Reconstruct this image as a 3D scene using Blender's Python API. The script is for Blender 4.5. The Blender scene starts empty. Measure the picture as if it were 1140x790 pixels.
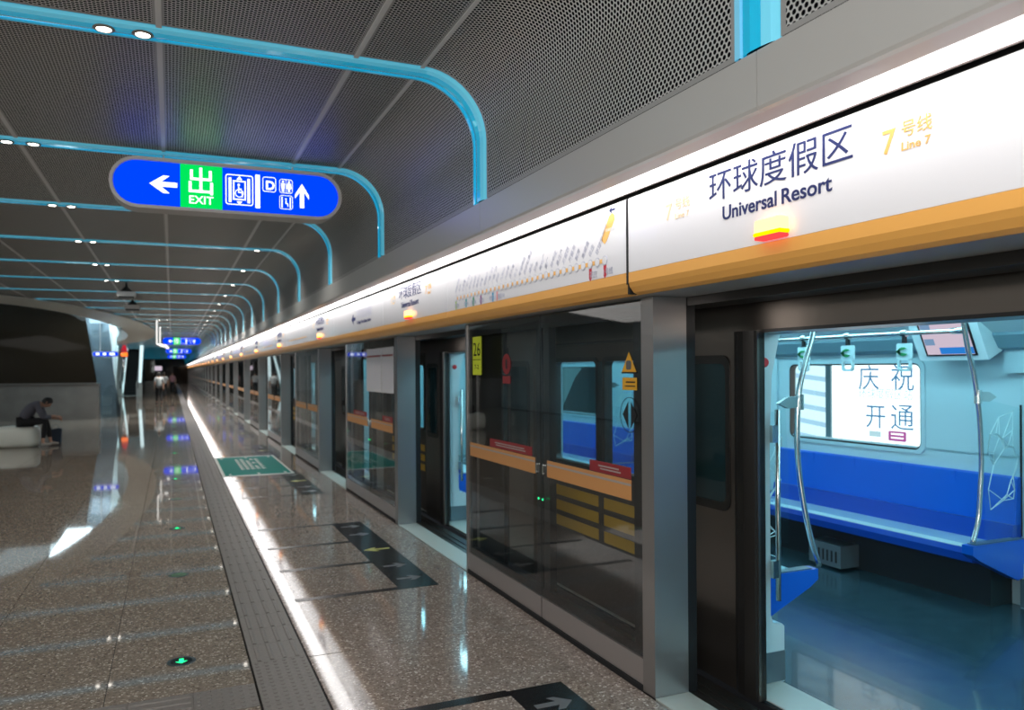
import bpy, math, random
from mathutils import Vector, Matrix
random.seed(7)
PI = math.pi
SC = bpy.context.scene
COL = SC.collection

# ---------------------------------------------------------------- camera
F_PX, YAW, ROLL, SHIFT, EYE = 870.0, 0.4105, -0.0065, 15.5, 1.65
cam_d = bpy.data.cameras.new('camera'); cam = bpy.data.objects.new('camera', cam_d); COL.objects.link(cam)
cy, sy = math.cos(YAW), math.sin(YAW); cr, sr = math.cos(ROLL), math.sin(ROLL)
right = Vector((cr * cy, -cr * sy, sr)); down = Vector((sr * cy, -sr * sy, -cr)); fwd = Vector((sy, cy, 0))
M = Matrix.Identity(4)
for i, v in enumerate((right, -down, -fwd)):
    for j in range(3): M[j][i] = v[j]
M.translation = (0, 0, EYE); cam.matrix_world = M
cam_d.sensor_width = 36; cam_d.sensor_fit = 'HORIZONTAL'; cam_d.lens = 36 * F_PX / 1140
cam_d.shift_y = SHIFT / 1140; cam_d.clip_start = 0.05; cam_d.clip_end = 400
cam_d.dof.use_dof = True; cam_d.dof.focus_distance = 3.3; cam_d.dof.aperture_fstop = 2.8
SC.camera = cam
# ---------------------------------------------------------------- world, lights, exposure
W = bpy.data.worlds.new('world'); SC.world = W; W.use_nodes = True
W.node_tree.nodes['Background'].inputs[0].default_value = (0.80, 0.88, 1.0, 1)
W.node_tree.nodes['Background'].inputs[1].default_value = 0.10
SC.view_settings.view_transform = 'Standard'; SC.view_settings.look = 'None'
SC.view_settings.gamma = 1; SC.view_settings.exposure = 0.0; SC.view_settings.use_curve_mapping = False
SC.cycles.use_denoising = True
SC.cycles.max_bounces = 9; SC.cycles.diffuse_bounces = 3; SC.cycles.glossy_bounces = 5
SC.cycles.transmission_bounces = 6; SC.cycles.transparent_max_bounces = 14
SC.cycles.sample_clamp_indirect = 6; SC.cycles.caustics_reflective = False; SC.cycles.caustics_refractive = False

def area(name, loc, rot, sx, sy_, power, color=(1, 1, 1)):
    d = bpy.data.lights.new(name, 'AREA'); d.shape = 'RECTANGLE'; d.size = sx; d.size_y = sy_
    d.energy = power; d.color = color
    o = bpy.data.objects.new(name, d); o.location = loc; o.rotation_euler = rot; COL.objects.link(o); return o
area('skylight', (-4.6, 34, 6.6), (0, 0, 0), 5, 18, 90, (0.72, 0.93, 1.0))
area('fill_behind_camera', (-2.2, -2.2, 2.3), (math.radians(100), 0, math.radians(-40)), 3.0, 1.4, 230, (1, 0.97, 0.93))  # added fill behind the camera, brightens the near header; no real fixture
area('fill_far_hall', (-6.4, 54, 3.25), (0, math.radians(-25), 0), 2.0, 18, 420, (1, .97, .94))  # added fill hidden behind the dark wall, lifts the far hall
area('fill_shaft', (-2.75, 28.2, 3.7), (0, 0, 0), 1.1, 4.2, 105, (.72, .92, 1.0))  # added glow floating in the shaft, gives the bright patch on the floor
area('fill_left', (-5.9, 9, 3.3), (0, math.radians(-8), 0), 4.2, 22, 380, (1, 0.96, 0.92))  # added soft fill out of view on the left, for ambient light

# ---------------------------------------------------------------- materials
def nodes(name):
    m = bpy.data.materials.new(name); m.use_nodes = True
    nt = m.node_tree; return m, nt, nt.nodes['Principled BSDF']
def mat(name, col, rough=0.5, metal=0.0, emit=None, es=0.0, bump=0.0, bscale=40, var=0.0, stretch=None, coat=0.0, spec=None):
    m, nt, b = nodes(name)
    b.inputs['Base Color'].default_value = (*col, 1); b.inputs['Roughness'].default_value = rough
    b.inputs['Metallic'].default_value = metal; b.inputs['Coat Weight'].default_value = coat
    if spec is not None: b.inputs['Specular IOR Level'].default_value = spec
    if emit: b.inputs['Emission Color'].default_value = (*emit, 1); b.inputs['Emission Strength'].default_value = es
    if bump or var:
        tc = nt.nodes.new('ShaderNodeTexCoord'); mp = nt.nodes.new('ShaderNodeMapping')
        if stretch: mp.inputs['Scale'].default_value = stretch
        n = nt.nodes.new('ShaderNodeTexNoise'); n.inputs['Scale'].default_value = bscale; n.inputs['Detail'].default_value = 4
        nt.links.new(tc.outputs['Object'], mp.inputs[0]); nt.links.new(mp.outputs[0], n.inputs['Vector'])
        if bump:
            bp = nt.nodes.new('ShaderNodeBump'); bp.inputs['Strength'].default_value = bump; bp.inputs['Distance'].default_value = 0.002
            nt.links.new(n.outputs[0], bp.inputs['Height']); nt.links.new(bp.outputs[0], b.inputs['Normal'])
        if var:
            r = nt.nodes.new('ShaderNodeValToRGB'); e = r.color_ramp.elements
            e[0].position = .3; e[1].position = .7
            e[0].color = (*[c * (1 - var) for c in col], 1); e[1].color = (*[min(1, c * (1 + var)) for c in col], 1)
            nt.links.new(n.outputs[0], r.inputs[0]); nt.links.new(r.outputs[0], b.inputs['Base Color'])
    return m
def emis(name, col, s):
    m = bpy.data.materials.new(name); m.use_nodes = True; nt = m.node_tree; nt.nodes.clear()
    e = nt.nodes.new('ShaderNodeEmission'); o = nt.nodes.new('ShaderNodeOutputMaterial')
    e.inputs[0].default_value = (*col, 1); e.inputs[1].default_value = s; nt.links.new(e.outputs[0], o.inputs[0]); return m
def glass(name, tint, ior=1.8, gtint=(1, 1, 1)):
    m = bpy.data.materials.new(name); m.use_nodes = True; nt = m.node_tree; nt.nodes.clear()
    t = nt.nodes.new('ShaderNodeBsdfTransparent'); g = nt.nodes.new('ShaderNodeBsdfGlossy')
    f = nt.nodes.new('ShaderNodeFresnel'); x = nt.nodes.new('ShaderNodeMixShader'); o = nt.nodes.new('ShaderNodeOutputMaterial')
    t.inputs[0].default_value = (*tint, 1); g.inputs['Roughness'].default_value = 0.015; g.inputs[0].default_value = (*gtint, 1)
    f.inputs[0].default_value = ior
    geo = nt.nodes.new('ShaderNodeNewGeometry'); mu = nt.nodes.new('ShaderNodeMath'); mu.operation = 'SUBTRACT'; mu.inputs[0].default_value = 1
    nt.links.new(geo.outputs['Backfacing'], mu.inputs[1])
    mm = nt.nodes.new('ShaderNodeMath'); mm.operation = 'MULTIPLY'
    nt.links.new(f.outputs[0], mm.inputs[0]); nt.links.new(mu.outputs[0], mm.inputs[1])
    nt.links.new(mm.outputs[0], x.inputs[0]); nt.links.new(t.outputs[0], x.inputs[1]); nt.links.new(g.outputs[0], x.inputs[2])
    nt.links.new(x.outputs[0], o.inputs[0]); return m
def terrazzo(name, base, dark, light, rough=0.1):
    m, nt, b = nodes(name)
    tc = nt.nodes.new('ShaderNodeTexCoord'); oi = nt.nodes.new('ShaderNodeNewGeometry')
    v = nt.nodes.new('ShaderNodeTexVoronoi'); v.inputs['Scale'].default_value = 95
    r = nt.nodes.new('ShaderNodeValToRGB'); r.color_ramp.interpolation = 'LINEAR'
    els = r.color_ramp.elements; els[0].position = 0; els[0].color = (*dark, 1); els[1].position = 1; els[1].color = (*light, 1)
    for p, c in ((.22, base), (.5, base), (.68, tuple(x * .8 for x in base)), (.86, tuple(x * 1.3 for x in base))):
        e = els.new(p); e.color = (*c, 1)
    s = nt.nodes.new('ShaderNodeSeparateColor')
    nt.links.new(oi.outputs['Position'], v.inputs['Vector']); nt.links.new(v.outputs['Color'], s.inputs[0]); nt.links.new(s.outputs[0], r.inputs[0])
    n = nt.nodes.new('ShaderNodeTexNoise'); n.inputs['Scale'].default_value = 1.3; n.inputs['Detail'].default_value = 3
    nt.links.new(oi.outputs['Position'], n.inputs['Vector'])
    mr = nt.nodes.new('ShaderNodeMapRange'); mr.inputs[3].default_value = rough * .7; mr.inputs[4].default_value = rough * 1.4
    nt.links.new(n.outputs[0], mr.inputs[0]); nt.links.new(mr.outputs[0], b.inputs['Roughness'])
    nt.links.new(r.outputs[0], b.inputs['Base Color']); b.inputs['Specular IOR Level'].default_value = 0.62
    return m
def perforated(name, col, hole, pu, pv, rad):
    """sheet metal with a staggered grid of round punched holes, laid out by the UV map (metres)"""
    m, nt, b = nodes(name)
    b.inputs['Metallic'].default_value = 0.30; b.inputs['Roughness'].default_value = 0.42
    uv = nt.nodes.new('ShaderNodeUVMap')
    def vm(op, a, bb):
        n = nt.nodes.new('ShaderNodeVectorMath'); n.operation = op
        nt.links.new(a, n.inputs[0])
        if bb is not None: n.inputs[1].default_value = bb
        return n
    d = vm('DIVIDE', uv.outputs[0], (pu, pv, 1))
    def cell(src):
        f = vm('FRACTION', src, None); s = vm('SUBTRACT', f.outputs[0], (.5, .5, 0)); k = vm('MULTIPLY', s.outputs[0], (pu, pv, 0)); return vm('LENGTH', k.outputs[0], None)
    a1 = cell(d.outputs[0]); a2 = cell(vm('ADD', d.outputs[0], (.5, .5, 0)).outputs[0])
    mn = nt.nodes.new('ShaderNodeMath'); mn.operation = 'MINIMUM'
    nt.links.new(a1.outputs['Value'], mn.inputs[0]); nt.links.new(a2.outputs['Value'], mn.inputs[1])
    mr = nt.nodes.new('ShaderNodeMapRange'); mr.inputs[1].default_value = rad * .9; mr.inputs[2].default_value = rad * 1.08
    nt.links.new(mn.outputs[0], mr.inputs[0])
    mx = nt.nodes.new('ShaderNodeMix'); mx.data_type = 'RGBA'
    mx.inputs[6].default_value = (*hole, 1); mx.inputs[7].default_value = (*col, 1)
    nt.links.new(mr.outputs[0], mx.inputs[0]); nt.links.new(mx.outputs[2], b.inputs['Base Color'])
    sp = nt.nodes.new('ShaderNodeMath'); sp.operation = 'MULTIPLY'; sp.inputs[1].default_value = 0.5
    nt.links.new(mr.outputs[0], sp.inputs[0]); nt.links.new(sp.outputs[0], b.inputs['Specular IOR Level'])
    bp = nt.nodes.new('ShaderNodeBump'); bp.inputs['Strength'].default_value = .6; bp.inputs['Distance'].default_value = .004
    nt.links.new(mr.outputs[0], bp.inputs['Height']); nt.links.new(bp.outputs[0], b.inputs['Normal'])
    return m

MT = {}
MT['floor'] = terrazzo('terrazzo_warm_grey', (.212, .176, .142), (.10, .080, .064), (.52, .47, .41), .035)
MT['floor2'] = terrazzo('terrazzo_edge', (.26, .212, .18), (.13, .10, .084), (.60, .54, .48), .055)
MT['screed'] = mat('joint_grout', (.012, .010, .009), .9)
MT['tactile'] = mat('tactile_grey', (.155, .138, .125), .42, var=.12, bscale=60)
MT['perf'] = perforated('perforated_aluminium', (.70, .69, .67), (.005, .005, .006), .0245, .036, .0084)
MT['panel'] = mat('panel_edge_grey', (.46, .45, .44), .45, .3)
MT['fascia'] = mat('fascia_satin_grey', (.60, .59, .57), .34, .2, bump=.05, bscale=6)
MT['seam'] = mat('seam_profile_grey', (.78, .78, .78), .5, 0)
MT['cyan'] = mat('cyan_lacquer', (.02, .50, .78), .14, 0, (.0, .42, .70), .45, coat=1.0)
MT['cyan_lip_lit'] = mat('cyan_lip_lit', (.30, .66, .86), .2, 0, (.02, .45, .72), .35, coat=.7)  # lighter copy for the nearest ribs, closeness of the header light painted in
MT['cyan_edge_lit'] = mat('cyan_edge_highlight', (.26, .74, .92), .14, 0, (.02, .46, .70), .40, coat=1.0)  # paler colour paints the header light's highlight onto the near facet
MT['black'] = mat('black_satin', (.010, .010, .011), .35)
MT['matte_black'] = mat('matte_black', (.004, .004, .005), .9)
MT['steel'] = mat('brushed_steel', (.36, .34, .33), .30, .85, bump=.10, bscale=18, stretch=(1, 1, 40))
MT['steel_h'] = mat('brushed_steel_kick', (.50, .46, .45), .33, .85, bump=.15, bscale=18, stretch=(1, 1, 60))
MT['train_steel'] = mat('train_stainless', (.17, .148, .13), .30, .9, bump=.08, bscale=12, stretch=(1, 1, 30))
MT['train_body'] = mat('train_body_side', (.10, .088, .078), .5, .6)
MT['rubber'] = mat('door_rubber', (.012, .011, .010), .38)
MT['chrome'] = mat('grab_rail_steel', (.66, .68, .66), .22, 1.0)
MT['sign_white'] = mat('sign_white_enamel', (.80, .80, .83), .24, 0, coat=.3)
MT['orange'] = mat('orange_enamel', (.86, .43, .10), .35)
MT['belt'] = mat('belt_orange', (.58, .27, .09), .45)
MT['orange_ink'] = mat('orange_ink', (.85, .48, .14), .6, spec=.2)
MT['pale_orange'] = mat('pale_orange_ink', (.86, .66, .42), .6, spec=.2)
MT['navy'] = mat('navy_ink', (.020, .030, .12), .7, spec=.2)
MT['light_ink'] = mat('fine_grey_ink', (.45, .46, .56), .5)
MT['strip'] = emis('linear_light', (1.0, .975, .965), 5.6)
MT['soffit'] = mat('soffit_warm_white', (.62, .52, .50), .35)
MT['glass'] = glass('platform_glass', (.88, .89, .89), 1.75)
MT['clear'] = glass('clear_glass', (.93, .98, .98), 1.45)
MT['train_glass'] = glass('train_window_glass', (.82, .95, .97), 1.5)
MT['sill'] = mat('pale_sill', (.50, .52, .48), .4, .2)
MT['ribbed'] = mat('ribbed_black_metal', (.03, .028, .026), .4, .5)
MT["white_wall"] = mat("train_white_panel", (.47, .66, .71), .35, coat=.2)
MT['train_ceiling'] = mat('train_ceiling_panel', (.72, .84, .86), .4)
MT['train_light'] = emis('train_ceiling_light', (.42, .86, 1.0), 9.5)
MT['cove'] = mat('train_cove_teal', (.20, .34, .40), .4)
MT['train_floor'] = mat('train_floor_vinyl', (.030, .062, .080), .22, var=.25, bscale=9, coat=.3)
MT['skirt'] = mat('train_skirting', (.14, .20, .23), .35, .4)
MT['underbench'] = mat('under_bench_dark', (.018, .03, .034), .6)
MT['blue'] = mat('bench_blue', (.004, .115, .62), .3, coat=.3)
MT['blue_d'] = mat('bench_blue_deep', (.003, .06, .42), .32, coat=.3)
MT['bench'] = mat('bench_satin_metal', (.55, .76, .82), .24, .25)
MT['green'] = mat('green_tag', (.01, .30, .09), .35)
MT['clearplastic'] = mat('handle_plastic', (.62, .84, .86), .25)
MT['red'] = mat('red_button', (.55, .02, .03), .35)
MT['redband'] = mat('red_decal', (.26, .018, .024), .5)
MT['white_ink'] = mat('white_ink', (.80, .80, .80), .4)
MT['grey_ink'] = mat('grey_line', (.36, .32, .30), .4)
MT['yellow'] = mat('acid_yellow', (.50, .58, .02), .45, 0, (.5, .58, .02), .12)
MT['amber'] = mat('amber_decal', (.70, .36, .02), .45)
MT['yellow_band'] = mat('yellow_band', (.62, .38, .03), .45)
MT['teal'] = mat('teal_mat', (.004, .18, .155), .6, spec=.1)
MT['floor_black'] = mat('black_floor_film', (.008, .008, .009), .22)
MT['arrow_grey'] = mat('grey_arrow_film', (.11, .11, .115), .4)
MT['arrow_yellow'] = mat('yellow_arrow_film', (.38, .36, .09), .4)
MT['lamp_ring'] = mat('lamp_ring', (.06, .09, .10), .3, .7)
MT['lamp_green'] = emis('green_led', (.02, 1.0, .30), 2.0)
MT['lamp_off'] = mat('green_lens_off', (.10, .22, .10), .3)
MT['spot'] = emis('downlight_led', (1.0, .93, .84), 14.0)
MT['spot_rim'] = mat('downlight_rim', (.30, .25, .22), .4, .4)
MT['sign_blue'] = emis('sign_blue', (.0, .055, .95), 1.15)
MT['sign_green'] = emis('sign_green', (.0, .74, .10), 1.1)
MT['sign_pict'] = emis('sign_white', (.88, .95, 1.0), 1.7)
MT['sign_case'] = mat('sign_casing', (.55, .54, .53), .4, .1)
MT['beacon'] = emis('beacon_amber', (1.0, .42, .12), 5.0)
MT['beacon_y'] = emis('beacon_yellow', (1.0, .72, .0), 1.5)
MT['beacon_red'] = emis('beacon_red', (1.0, .05, .05), 1.6)
MT['poster'] = emis('poster_white', (.93, .99, 1.0), 1.9)
MT['pale_glow'] = emis('pale_glow', (.66, .90, 1.0), 1.35)
MT['reflection_stripe'] = emis('reflection_stripe', (.45, .74, .95), 1.0)  # glowing stripes painted in for reflections in the window
MT['poster_ink'] = emis('poster_ink', (.10, .32, .60), .8)
MT['poster_faint'] = emis('poster_faint_ink', (.55, .78, .86), 1.0)
MT['poster_mag'] = emis('poster_magenta', (.55, .12, .42), .9)
MT['screen_pink'] = emis('screen_pink', (.72, .60, .72), .85)
MT['screen_blue'] = emis('screen_blue', (.03, .26, .80), .8)
MT['screen_grey'] = emis('screen_grey_blue', (.22, .38, .60), .8)
MT['hall_black'] = mat('dark_brown_glass_wall', (.020, .014, .009), .04, spec=.14)
MT['hall_grey'] = mat('grey_stone_wall', (.14, .125, .112), .3, var=.15, bscale=2)
MT['hall_pale'] = mat('pale_hall_wall', (.46, .54, .55), .4)
MT['ring'] = mat('smooth_white_ring', (.66, .65, .61), .4)
MT['shaft'] = mat('skylight_shaft_white', (.72, .82, .86), .5)
MT['mirror_glass'] = mat('tinted_mirror_glass', (.16, .21, .25), .06, .75)
MT['esc_light'] = emis('escalator_light', (.72, .96, 1.0), 1.2)
MT['esc_orange'] = emis('orange_display', (1.0, .16, .02), 2.2)
MT['esc_red'] = emis('red_display', (.9, .03, .06), .55)
MT['pouf'] = mat('pouf_white', (.82, .84, .76), .35)
MT['skin'] = mat('skin', (.42, .24, .17), .5)
MT['hair'] = mat('black_hair', (.008, .007, .007), .6)
MT['jacket'] = mat('grey_jacket', (.095, .095, .12), .8)
MT['trousers'] = mat('black_trousers', (.007, .007, .009), .8)
MT['shoe'] = mat('pale_shoe', (.35, .33, .30), .6)
MT['bag'] = mat('navy_bag', (.008, .022, .045), .6)
MT['shirt'] = mat('white_shirt', (.40, .44, .46), .7)
MT['pink'] = mat('pink_shirt', (.34, .17, .20), .7)

# ---------------------------------------------------------------- mesh helpers
class MB:
    def __init__(s): s.v = []; s.f = []; s.m = []; s.uv = None; s.smooth = False
    def add(s, vs, fs, mi=0):
        n = len(s.v); s.v += [tuple(v) for v in vs]; s.f += [tuple(i + n for i in f) for f in fs]; s.m += [mi] * len(fs); return s
    def box(s, x0, x1, y0, y1, z0, z1, mi=0):
        v = [(x, y, z) for z in (z0, z1) for y in (y0, y1) for x in (x0, x1)]
        return s.add(v, [(0, 2, 3, 1), (4, 5, 7, 6), (0, 1, 5, 4), (2, 6, 7, 3), (0, 4, 6, 2), (1, 3, 7, 5)], mi)
    def prism(s, pts, axis, a, b, mi=0):
        """closed outline pts (2D) swept from a to b along axis ('x','y','z')"""
        def P(p, t): return {'x': (t, p[0], p[1]), 'y': (p[0], t, p[1]), 'z': (p[0], p[1], t)}[axis]
        n = len(pts); v = [P(p, a) for p in pts] + [P(p, b) for p in pts]
        f = [tuple(range(n)), tuple(range(2 * n - 1, n - 1, -1))] + [(i, i + n, (i + 1) % n + n, (i + 1) % n) for i in range(n)]
        return s.add(v, f, mi)
    def tube(s, path, r, n=8, cap=True, mi=0):
        path = [Vector(p) for p in path]; R = r if isinstance(r, (list, tuple)) else [r] * len(path)
        base = len(s.v); ref = None
        for i, p in enumerate(path):
            t = (path[min(i + 1, len(path) - 1)] - path[max(i - 1, 0)]).normalized()
            if ref is None: ref = t.orthogonal().normalized()
            ref = (ref - t * ref.dot(t)).normalized(); q = t.cross(ref)
            for k in range(n):
                a = 2 * PI * k / n; s.v.append(tuple(p + (ref * math.cos(a) + q * math.sin(a)) * R[i]))
        for i in range(len(path) - 1):
            for k in range(n):
                a = base + i * n; s.f.append((a + k, a + (k + 1) % n, a + n + (k + 1) % n, a + n + k)); s.m.append(mi)
        if cap:
            s.f.append(tuple(base + k for k in reversed(range(n)))); s.m.append(mi)
            s.f.append(tuple(base + (len(path) - 1) * n + k for k in range(n))); s.m.append(mi)
        return s
    def lathe(s, prof, c, n=20, axis='z', mi=0):
        base = len(s.v)
        for r, h in prof:
            for k in range(n):
                a = 2 * PI * k / n; u, w = r * math.cos(a), r * math.sin(a)
                s.v.append({'z': (c[0] + u, c[1] + w, c[2] + h), 'x': (c[0] + h, c[1] + u, c[2] + w), 'y': (c[0] + u, c[1] + h, c[2] + w)}[axis])
        for i in range(len(prof) - 1):
            for k in range(n):
                a = base + i * n; s.f.append((a + k, a + (k + 1) % n, a + n + (k + 1) % n, a + n + k)); s.m.append(mi)
        s.f.append(tuple(base + k for k in reversed(range(n)))); s.m.append(mi)
        s.f.append(tuple(base + (len(prof) - 1) * n + k for k in range(n))); s.m.append(mi)
        return s
def origin(o):
    v = Vector((0, 0, 0))
    while o: v += o.location; o = o.parent
    return v
def fin(o, label=None, cat=None, group=None, kind=None):
    for k, v in (('label', label), ('category', cat), ('group', group), ('kind', kind)):
        if v: o[k] = v
    return o
def obj(name, mb, m, parent=None, loc=None, label=None, kind=None, smooth=False):
    """one mesh object; vertices are given in scene coordinates"""
    o = bpy.data.objects.new(name, None if False else bpy.data.meshes.new(name))
    if parent: o.parent = parent
    if loc: o.location = Vector(loc) - (origin(parent) if parent else Vector((0, 0, 0)))
    og = origin(o)
    me = o.data
    me.from_pydata([tuple(Vector(v) - og) for v in mb.v], [], mb.f)
    for mm in (m if isinstance(m, (list, tuple)) else [m]): me.materials.append(mm)
    if any(mb.m): me.polygons.foreach_set('material_index', mb.m)
    if mb.uv:
        u = me.uv_layers.new(name='UVMap')
        for lp in me.loops: u.data[lp.index].uv = mb.uv[lp.vertex_index]
    if smooth or mb.smooth:
        me.polygons.foreach_set('use_smooth', [True] * len(me.polygons))
    me.update(); COL.objects.link(o)
    return fin(o, label, None, None, kind)
def thing(name, label, cat, loc=(0, 0, 0), group=None, kind=None):
    o = bpy.data.objects.new(name, None); o.location = loc; o.empty_display_size = .1; COL.objects.link(o)
    return fin(o, label, cat, group, kind)
def dup(root, loc=None, label=None, group=None, parent=None, d=0):
    c = root.copy(); COL.objects.link(c)
    if parent: c.parent = parent
    if d == 0:
        if loc is not None: c.location = loc
        if label: c['label'] = label
        if group: c['group'] = group
    for ch in list(root.children): dup(ch, parent=c, d=d + 1)
    return c
FONT_BOLD = {}
def text_mb(s, size, org, ux, uz, depth=.0015, align='LEFT', bold=0.0, sx=1.0, res=3, fit=None):
    """lettering as flat raised mesh: org = anchor of baseline, ux = reading direction, uz = up"""
    cu = bpy.data.curves.new('t', 'FONT'); cu.body = s; cu.size = size; cu.align_x = align; cu.resolution_u = res
    cu.extrude = depth; cu.offset = bold
    o = bpy.data.objects.new('t', cu); COL.objects.link(o)
    dg = bpy.context.evaluated_depsgraph_get(); me = bpy.data.meshes.new_from_object(o.evaluated_get(dg))
    ux = Vector(ux); uz = Vector(uz); n = ux.cross(uz); mb = MB(); org = Vector(org)
    if fit and len(me.vertices):
        xs = [v.co.x for v in me.vertices]; w = max(xs) - min(xs); sx = fit / w; x0 = min(xs)
    else: x0 = 0
    vs = [org + ux * (v.co.x - x0) * sx + uz * v.co.y + n * (v.co.z + depth) for v in me.vertices]
    mb.add(vs, [tuple(p.vertices) for p in me.polygons])
    bpy.data.objects.remove(o); bpy.data.curves.remove(cu); bpy.data.meshes.remove(me)
    return mb
def rrect(x0, x1, z0, z1, r, n=5):
    pts = []
    for cx, cz, a0 in ((x1 - r, z1 - r, 0), (x0 + r, z1 - r, 90), (x0 + r, z0 + r, 180), (x1 - r, z0 + r, 270)):
        for k in range(n + 1):
            a = math.radians(a0 + 90 * k / n); pts.append((cx + r * math.cos(a), cz + r * math.sin(a)))
    return pts
def frame_prism(mb, outer, inner, axis, a, b, mi=0):
    """ring between two outlines of equal length"""
    def P(p, t): return {'x': (t, p[0], p[1]), 'y': (p[0], t, p[1]), 'z': (p[0], p[1], t)}[axis]
    n = len(outer); v = [P(p, a) for p in outer] + [P(p, a) for p in inner] + [P(p, b) for p in outer] + [P(p, b) for p in inner]
    f = []
    for i in range(n):
        j = (i + 1) % n
        f += [(i, j, n + j, n + i), (2 * n + i, 3 * n + i, 3 * n + j, 2 * n + j), (i, 2 * n + i, 2 * n + j, j), (n + i, n + j, 3 * n + j, 3 * n + i)]
    return mb.add(v, f, mi)

PITCH = 4.83; Y0 = 3.29            # door bays along the platform edge
def bay(k): return Y0 + PITCH * k
NB = 25                              # bays built: -1 .. NB-1
Y_END = 122.0; Y_START = -2.6

# ================================================================ SETTING
# ---- floor
floor = thing('floor', None, None, (0, 0, 0), kind='structure')
mb = MB().box(-8.6, 2.19, Y_START, Y_END, -.12, -.012); obj('floor_bed', mb, MT['screed'], floor)
g = .0022
tile_me = None; TX, TY = .712, 2.14
cnt = 0; rest = MB()
def place_tile(me_obj, x, y, name):
    o = me_obj.copy(); o.name = name; o.location = (x, y, 0); COL.objects.link(o); return o
proto = obj('floor_tile', MB().box(g, TX - g, g * 2, TY - g * 2, -.012, 0), MT['floor'], floor)
proto.location = (.392 - TX, 5.30, 0)
half = obj('floor_tile', MB().box(g, TX - g, g * 2, .97 - g * 2, -.012, 0), MT['floor'], floor)   # cut row beside the cross strip
half.location = (.392 - TX, 4.33, 0)
low = obj('floor_tile', MB().box(g, TX - g, g, 2.0 - g, -.012, 0), MT['floor'], floor)
low.location = (.392 - TX, 2.03, 0)
rows = [(5.30 + TY * i) for i in range(int((Y_END - 5.3) / TY))]
for i, y in enumerate(rows):
    for c in range(12):
        x = .392 - TX * (c + 1)
        if i < 19:
            if (i, c) != (0, 0): place_tile(proto, x, y, 'floor_tile')
        else: rest.box(x + g, x + TX - g, y + g, y + TY - g, -.012, 0)
for c in range(1, 12):
    place_tile(half, .392 - TX * (c + 1), 4.33, 'floor_tile'); place_tile(low, .392 - TX * (c + 1), 2.03, 'floor_tile')
for c in range(12):
    for y in (-.11, -2.25): rest.box(.392 - TX * (c + 1) + g, .392 - TX * c - g, y + g, y + 2.14 - g, -.012, 0)
obj('floor_tile_field', rest, MT['floor'], floor, kind='stuff')
# slabs of the strip beside the screen doors
sl = obj('edge_slab', MB().box(.712, 2.19, g * 2.2, 2.415 - g * 2.2, -.012, 0), MT['floor2'], floor); sl.location = (0, 4.6, 0)
far = MB()
for i in range(-3, 49):
    if i == 0: continue
    if i < 20: place_tile(sl, 0, 4.6 + 2.415 * i, 'edge_slab')
    else: far.box(.712, 2.19, 4.6 + 2.415 * i + g, 4.6 + 2.415 * (i + 1) - g, -.012, 0)
obj('edge_slab_field', far, MT['floor2'], floor, kind='stuff')
# tactile paving
def tact_bar(along):
    m = MB().box(.001, .299, .001, .299, -.012, .001)
    for k in range(4):
        c = .045 + .07 * k
        if along == 'y': m.prism([(c - .013, .001), (c + .013, .001), (c + .008, .005), (c - .008, .005)], 'y', .012, .288)
        else: m.prism([(c - .013, .001), (c + .013, .001), (c + .008, .005), (c - .008, .005)], 'x', .012, .288)
    return m
def tact_dot():
    m = MB().box(.001, .299, .001, .299, -.012, .001)
    for i in range(6):
        for j in range(6):
            m.lathe([(.012, .001), (.008, .005)], (.025 + .05 * i, .025 + .05 * j, 0), 6)
    return m
tb = obj('tactile_tile', tact_bar('y'), MT['tactile'], floor); tb.location = (.401, 4.63, 0)
td = obj('tactile_tile', tact_dot(), MT['tactile'], floor); td.location = (.401, 4.33, 0)
tx = obj('tactile_tile', tact_bar('x'), MT['tactile'], floor); tx.location = (-.21, 4.03, 0)
for j in range(1, 110):
    place_tile(tb, .401, 4.63 + .3 * j, 'tactile_tile')
m = MB()
for j in range(110, 390):
    y = 4.63 + .3 * j; m.box(.404, .698, y + .003, y + .297, -.012, .003)
obj('tactile_tile_field', m, MT['tactile'], floor, kind='stuff')
for j in range(1, 12): place_tile(td if j < 3 else tb, .401, 4.33 - .3 * j, 'tactile_tile')
place_tile(td, .09, 4.03, 'tactile_tile')
for j in range(1, 26): place_tile(tx, -.21 - .3 * j, 4.03, 'tactile_tile')
obj('floor_groove', MB().box(.701, .710, Y_START, Y_END, -.012, -.004), MT['matte_black'], floor)

# ---- ceiling, ribs, curved wall and fascia
ZC, XW, RC = 3.37, 1.70, .38
RIB0, RIBP, RIBW = 1.95, 2.415, .20
NR = 49
XS = [1.32, .94, -.05, -1.04, -2.05, -3.05, -4.05, -5.05, -6.05, -7.05, -8.6]
EC, EA, EB = (-4.5, 37.0), 3.85, 17.5      # oval skylight, outer ring
def in_oval(x, y, s=1.0): return ((x - EC[0]) / (EA * s)) ** 2 + ((y - EC[1]) / (EB * s)) ** 2 < 1
ceiling = thing('ceiling', None, None, (0, 0, ZC), kind='structure')
wall_r = thing('wall_right', None, None, (XW, 0, 0), kind='structure')
def uvq(mb, quads):
    """quads: list of (4 corners, 4 uvs, material index)"""
    if mb.uv is None: mb.uv = []
    for q, u, mi in quads:
        n = len(mb.v); mb.v += q; mb.uv += u; mb.f.append((n, n + 1, n + 2, n + 3)); mb.m.append(mi)
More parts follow.
